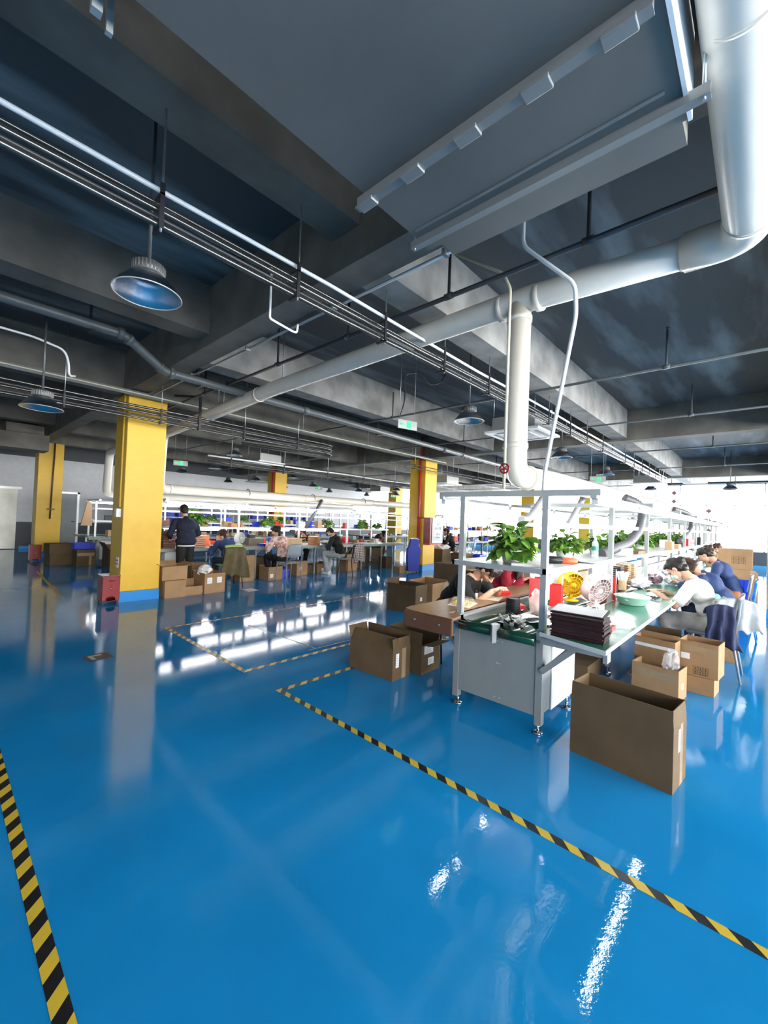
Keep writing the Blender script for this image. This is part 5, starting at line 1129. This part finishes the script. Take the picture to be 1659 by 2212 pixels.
# plastic bag standing, papers
crumple('clear_plastic_bag', 'tall twisted clear plastic bag of reddish goods left of the first post', 'plastic bag', (3.66, 1.47, ZB+.01), (.075, .07, .22), mat('rosy_film', (.80, .66, .63), .10, alpha=.55, bump=.5, bscale=25), 41, .45, 2.5)
for i, (x, y, z, rz, t) in enumerate(((3.42, 1.42, ZB+.015, .5, .0), (3.62, 1.28, ZB+.03, .2, .15), (3.9, 1.22, ZB+.03, -.3, .1), (3.3, 1.28, ZB+.02, .9, -.05), (4.75, 1.45, ZB+.03, .3, .2), (5.1, 1.1, ZB+.04, .2, .1), (6.2, 1.25, ZB+.03, .5, .2), (6.7, 1.3, ZB+.03, 1.1, .1))):
    b = MB(); n = 5; A = [[b.bm.verts.new((-.12+.06*i_, -.085+.0425*j_, .012*sin(i_*1.3+j_+i))) for j_ in range(n)] for i_ in range(n)]
    for p in range(n-1):
        for q in range(n-1): b._f([A[p][q], A[p+1][q], A[p+1][q+1], A[p][q+1]], True)
    o = b.build('loose_paper', m_paper); o.location = (x, y, z+.012); o.rotation_euler = (t, .1, rz); tag(o, 'loose white paper on the near bench, %s from the camera end' % ORD[i], 'paper', 'loose papers on the near bench')
# brown wing: beads, glue bottle, work board
b = MB(); b.bev(-.13, .13, -.10, .10, 0, .006, .002)
r = empty('bead_bag', (3.30, 2.02, .763), .25, 'clear bag of golden beads lying on the brown wing corner', 'bag of beads'); b.build('tray_card', m_paper, r)
g = MB(); R = random.Random(7)
for i in range(260):
    d = sqrt(R.random()); a = R.uniform(0, 6.28); g.ell((.125*d*cos(a), .095*d*sin(a), .008+.045*(1-d)*R.random()), .0065, 6)
g = g.build('golden_beads', mat('golden_bead', (.78, .55, .16), .3, .2), r); g['kind'] = 'stuff'
crumple('bag_film', None, None, (0, 0, .0), (.14, .10, .07), mat('thin_film', (.95, .95, .95), .05, alpha=.12, bump=.4, bscale=30), 51, .3, 2.5, parent=r)
b = MB(); b.lathe([(0, 0), (.014, 0), (.015, .05), (.008, .058)], n=16); b2 = MB(); b2.lathe([(.009, .056), (.009, .075), (.006, .082), (0, .082)], n=12)
small('glue_bottle', 'small cream bottle with a dark cap beside the work board', 'bottle', (3.66, 2.09, .763), 0, [('bottle_body', b, mat('cream_plastic', (.75, .65, .50), .4)), ('cap', b2, m_dark)])
b = MB(); b.bev(-.12, .12, -.08, .08, 0, .005, .002); b2 = MB(); b2.box(-.03, .06, -.04, .03, .006, .012)
small('work_board', 'thin pale board with white pads in front of the man in the black shirt', 'board', (3.80, 1.99, .763), .3, [('board_base', b, mat('pale_board', (.62, .50, .36), .5)), ('pads', b2, m_paper)])
b = MB(); b.box(-.012, .012, -.004, .004, 0, .02); tag(b.build('orange_piece', mat('orange_red', (.75, .10, .03), .5)), 'small orange red piece between the fingers of the man in black', 'piece').location = (3.86, 1.96, .815)
# shelf: water bottle, tool, book
r = empty('water_bottle', (4.76, 1.33, ZS_), 0, 'clear water bottle with a green label on the near bench shelf', 'bottle')
MB().lathe([(0, 0), (.031, 0), (.033, .006), (.033, .07), (.031, .072), (.031, .12), (.033, .125), (.030, .155), (.014, .185), (.014, .195)], n=24).build('bottle_body', mat('clear_bottle', (.85, .92, .90), .05, alpha=.45), r)
MB().lathe([(.0335, .075), (.0335, .12)], n=24, cap=False).build('label_band', mat('green_label', (.05, .28, .20), .4), r); MB().lathe([(0, .21), (.015, .21), (.015, .192)], n=16, cap=False).build('cap', m_wenam, r)
r = empty('power_tool', (3.60, 1.27, ZS_), -.75, 'black and orange hand tool lying on the near shelf behind the first post', 'tool')
MB().tube([(-.16, 0, .032), (0, 0, .03), (.005, 0, .03)], [.034, .03, .028], 16).build('motor_body', m_black, r); MB().tube([(0, 0, .028), (.10, 0, .025), (.14, 0, .023)], [.028, .026, .020], 16).build('grip', mat('orange_grip', (.85, .13, .04), .4), r); MB().tube([(.14, 0, .022), (.17, .005, .018), (.26, -.03, .01), (.33, .04, .008)], [.014, .006, .005, .005], 8).build('cord', m_black, r)
b = MB(); b.box(-.10, .10, -.14, .14, 0, .018); o = b.build('paper_pad', m_paper); o.location = (3.16, 1.33, ZS_); o.rotation_euler[2] = .3; tag(o, 'white pad lying on the near shelf beside the large plant', 'paper')
tag(MB().bev(5.35, 5.6, 1.15, 1.42, ZS_, ZS_+.09, .01).build('white_carton', m_wenam), 'white carton on the near shelf at the end of the big hose', 'box')
for k in range(3): tag(MB().box(6.1+.02*k, 6.9-.03*k, 1.2, 1.5, ZS_+k*.012, ZS_+k*.012+.010).build('wooden_board', m_brownlam), 'thin brown board on the near shelf, %s of the flat stack' % ('lowest', 'middle', 'topmost')[k], 'board', 'brown boards on the shelf')
# small wooden trays stacked beyond the second post
for j, (x, m, c) in enumerate(((6.55, m_fold, 'maroon'), (6.95, mat('wooden_tray', (.42, .22, .10), .5), 'brown'), (7.35, mat('light_wood', (.52, .34, .18), .5), 'light'))):
    for k in range(10):
        o = MB().bev(-.10, .10, -.08, .08, 0, .016, .003).build('wooden_tray', m); o.location = (x, 1.55, ZB+k*.028); tag(o, '%s wooden tray in the stacked column under the near shelf' % c, 'tray', '%s trays under the shelf' % c)
for i, (x, y, sx, c) in enumerate(((6.3, 1.2, .14, (.6, .6, .62)), (6.9, 1.15, .12, (.25, .15, .18)), (7.5, 1.25, .15, (.62, .62, .62)), (8.2, 1.2, .14, (.45, .42, .55)), (9.2, 1.2, .16, (.7, .7, .7)), (10.2, 1.2, .16, (.5, .5, .5)), (11.3, 1.2, .18, (.7, .7, .7)), (7.0, .95, .12, (.75, .75, .78)), (8.4, .92, .14, (.75, .75, .75)))):
    crumple('wrapped_goods', 'loose bundle of plastic wrapped goods on the near bench, %s towards the windows' % ORD[i], 'bundle', (x, y, ZW+.01), (sx, sx*.7, .12), mat('goods_%d' % i, c, .25, bump=.4, bscale=25), 60+i, .5, 3.5, group='wrapped goods on the near bench', flat=True)
# ------------------------------------------------------------------ things on the long bench and rear benches
def block(name, label, cat, x, y, z, sx, sy, sz, m, rz=0, group=None, bevel=.004):
    o = MB().bev(-sx/2, sx/2, -sy/2, sy/2, 0, sz, bevel).build(name, m); o.location = (x, y, z); o.rotation_euler[2] = rz; return tag(o, label, cat, group)
m_wood = mat('wooden_tray', (.42, .22, .10), .5); m_lwood = mat('light_wood', (.52, .34, .18), .5); Z2 = .762
def stack(x, y, n, sx, sy, sz, m, what, grp):
    o0 = None
    for k in range(n):
        if o0 is None: o0 = block('wooden_tray', 'x', 'tray', x, y, Z2, sx, sy, sz*.82, m, 0, grp); o = o0
        else: o = o0.copy(); COL.objects.link(o); o.location = (x+.006*sin(k*2.2), y, Z2+k*sz)
        o['label'] = 'wooden tray in the stack %s' % what
stack(3.35, 9.1, 10, .24, .22, .035, mat('dark_wood', (.17, .08, .045), .45), 'on the long bench left of the standing man', 'dark trays by the standing man')
stack(3.98, 9.1, 6, .24, .22, .042, mat('pink_wood', (.52, .28, .18), .5), 'between the standing man and the ponytail woman', 'pinkish trays on the long bench')
stack(7.1, 9.05, 6, .24, .22, .038, mat('orange_wood', (.48, .22, .09), .5), 'between the floral woman and the woman in black', 'orange brown trays on the long bench')
block('red_crate', 'orange red crate under the long bench shelf right of the standing man', 'crate', 4.3, 9.6, Z2, .22, .2, .22, mat('orange_red', (.75, .10, .03), .5))
block('wooden_box', 'square pale wooden box next to the woman in floral', 'box', 6.4, 9.0, Z2, .34, .26, .18, m_lwood)
block('grey_box', 'long olive grey box behind the desk fan on the long bench', 'box', 5.45, 9.35, Z2, .42, .3, .17, mat('olive_grey', (.16, .15, .11), .7))
block('black_box', 'small black box on top of the olive grey box', 'box', 5.38, 9.35, Z2+.172, .16, .14, .09, m_black)
block('blue_tray', 'small violet blue tray in front of the woman in floral', 'tray', 5.45, 8.92, Z2, .2, .14, .06, m_bluep)
block('blue_tray', 'small violet blue tray beside the woman in black', 'tray', 7.45, 9.0, Z2, .18, .12, .05, m_bluep)
block('dark_case', 'dark brown wooden case on the long bench shelf at its left end', 'case', 3.42, 9.55, 1.19, .18, .16, .12, mat('dark_wood', (.17, .08, .045), .45))
block('wooden_blocks', 'orange brown wooden block set on the long bench shelf', 'block', 5.0, 9.5, 1.19, .22, .16, .09, mat('orange_wood', (.48, .22, .09), .5))
block('red_box', 'upright red box on the long bench shelf', 'box', 8.62, 9.5, 1.19, .13, .1, .17, m_redcard)
block('brown_book', 'brown book block on the long bench shelf beside it', 'block', 5.2, 9.5, 1.19, .1, .1, .05, m_wood)
fan('white desk fan standing on the long bench', 5.05, 9.3, Z2, .4, m_pot, .1, 1.1, False)
block('white_case', 'white rounded case near the desk fan', 'case', 4.78, 8.98, Z2, .22, .14, .06, m_pot, 0, None, .02)
R = random.Random(11)
pal = [(m_card, 'brown', 'small brown carton'), (m_paper, 'white', 'white paper packet'), (m_bluep, 'blue', 'small blue bin'), (m_redcard, 'red', 'red packet'), (m_lwood, 'light wood', 'light wooden block'), (m_dark, 'dark', 'dark case'), (m_greyp, 'grey', 'grey case')]
for nm, X0, X1, Y, z, n in (('the left half of the long bench top', 3.3, 6.9, 9.85, Z2, 12), ('the right half of the long bench top', 7.7, 10.6, 9.6, Z2, 14), ('the long bench shelf', 3.4, 10.1, 9.75, 1.19, 16), ('the rear bench top', 3.2, 11.8, 13.3, Z2, 30), ('the rear bench shelf', 3.2, 11.6, 13.6, 1.19, 26), ('the bench top beyond the column', 13.2, 20.0, 9.3, Z2, 24), ('the shelf beyond the column', 13.2, 19.8, 9.6, 1.19, 16), ('the farthest bench top', 13.8, 21.8, 13.5, Z2, 16), ('the right hand far bench', 15.0, 20.0, 1.2, Z2, 16), ('the near shelf beyond the plants', 8.0, 13.0, 1.3, 1.19, 10)):
    for i in range(n):
        x = X0+(X1-X0)*(i+R.uniform(.2, .8))/n; m, c, w_ = pal[R.randrange(len(pal))]
        block(w_.replace(' ', '_'), '%s among the goods on %s' % (w_, nm), 'box', x, Y+R.uniform(-.25, .25)*(.6 if z > 1 else 1), z, R.uniform(.10, .26), R.uniform(.10, .2), R.uniform(.05, .2), m, R.uniform(-.3, .3), '%ss on %s' % (w_, nm))
# shelving with blue bins by the back wall
def rack(label, x, y, w_):
    r = empty('storage_rack', (x, y, 0), 0, label, 'rack')
    for px in (0, w_):
        for py in (0, .4): MB().box(px-.02, px+.02, py-.02, py+.02, 0, 2.0).build('upright', m_wenam, r)
    for z in (.4, .85, 1.3, 1.75): MB().box(0, w_, 0, .4, z-.03, z).build('rack_shelf', m_wenam, r)
rack('white storage rack with blue bins behind the standing man', 5.2, 17.6, 4.0); rack('white storage rack with blue bins further right at the back wall', 10.0, 17.6, 4.0)
k = 0
for x0, nm in ((5.2, 'left'), (10.0, 'right')):
    for z, lv in ((.85, 'lower'), (1.3, 'middle'), (1.75, 'top')):
        for i in range(5):
            dup(B0, (x0+.45+i*.75, 17.8, z+.002), 0, 'blue bin on the %s shelf of the %s storage rack, %s from its left' % (lv, nm, ORD[i]), 'blue bins on the storage racks')
tag(MB().prism([(-.30, 0), (-.05, 0), (-.08, .62), (-.18, .62)], 0, .06, Matrix.Translation((3.0, 13.3, 1.05)) @ Matrix.Rotation(pi/2, 4, 'X')).build('tilted_panel', m_lwood), 'pale tapered panel hung on the end of the rear bench at far left', 'panel')
for i, (x, y) in enumerate(((5.9, 8.95), (6.15, 9.5))):
    dup(B0, (x, y, 0), 0, 'blue bin on the floor beneath the long bench near the grey chair, %s one' % ('front', 'rear')[i], 'blue bins under the long bench', .8)
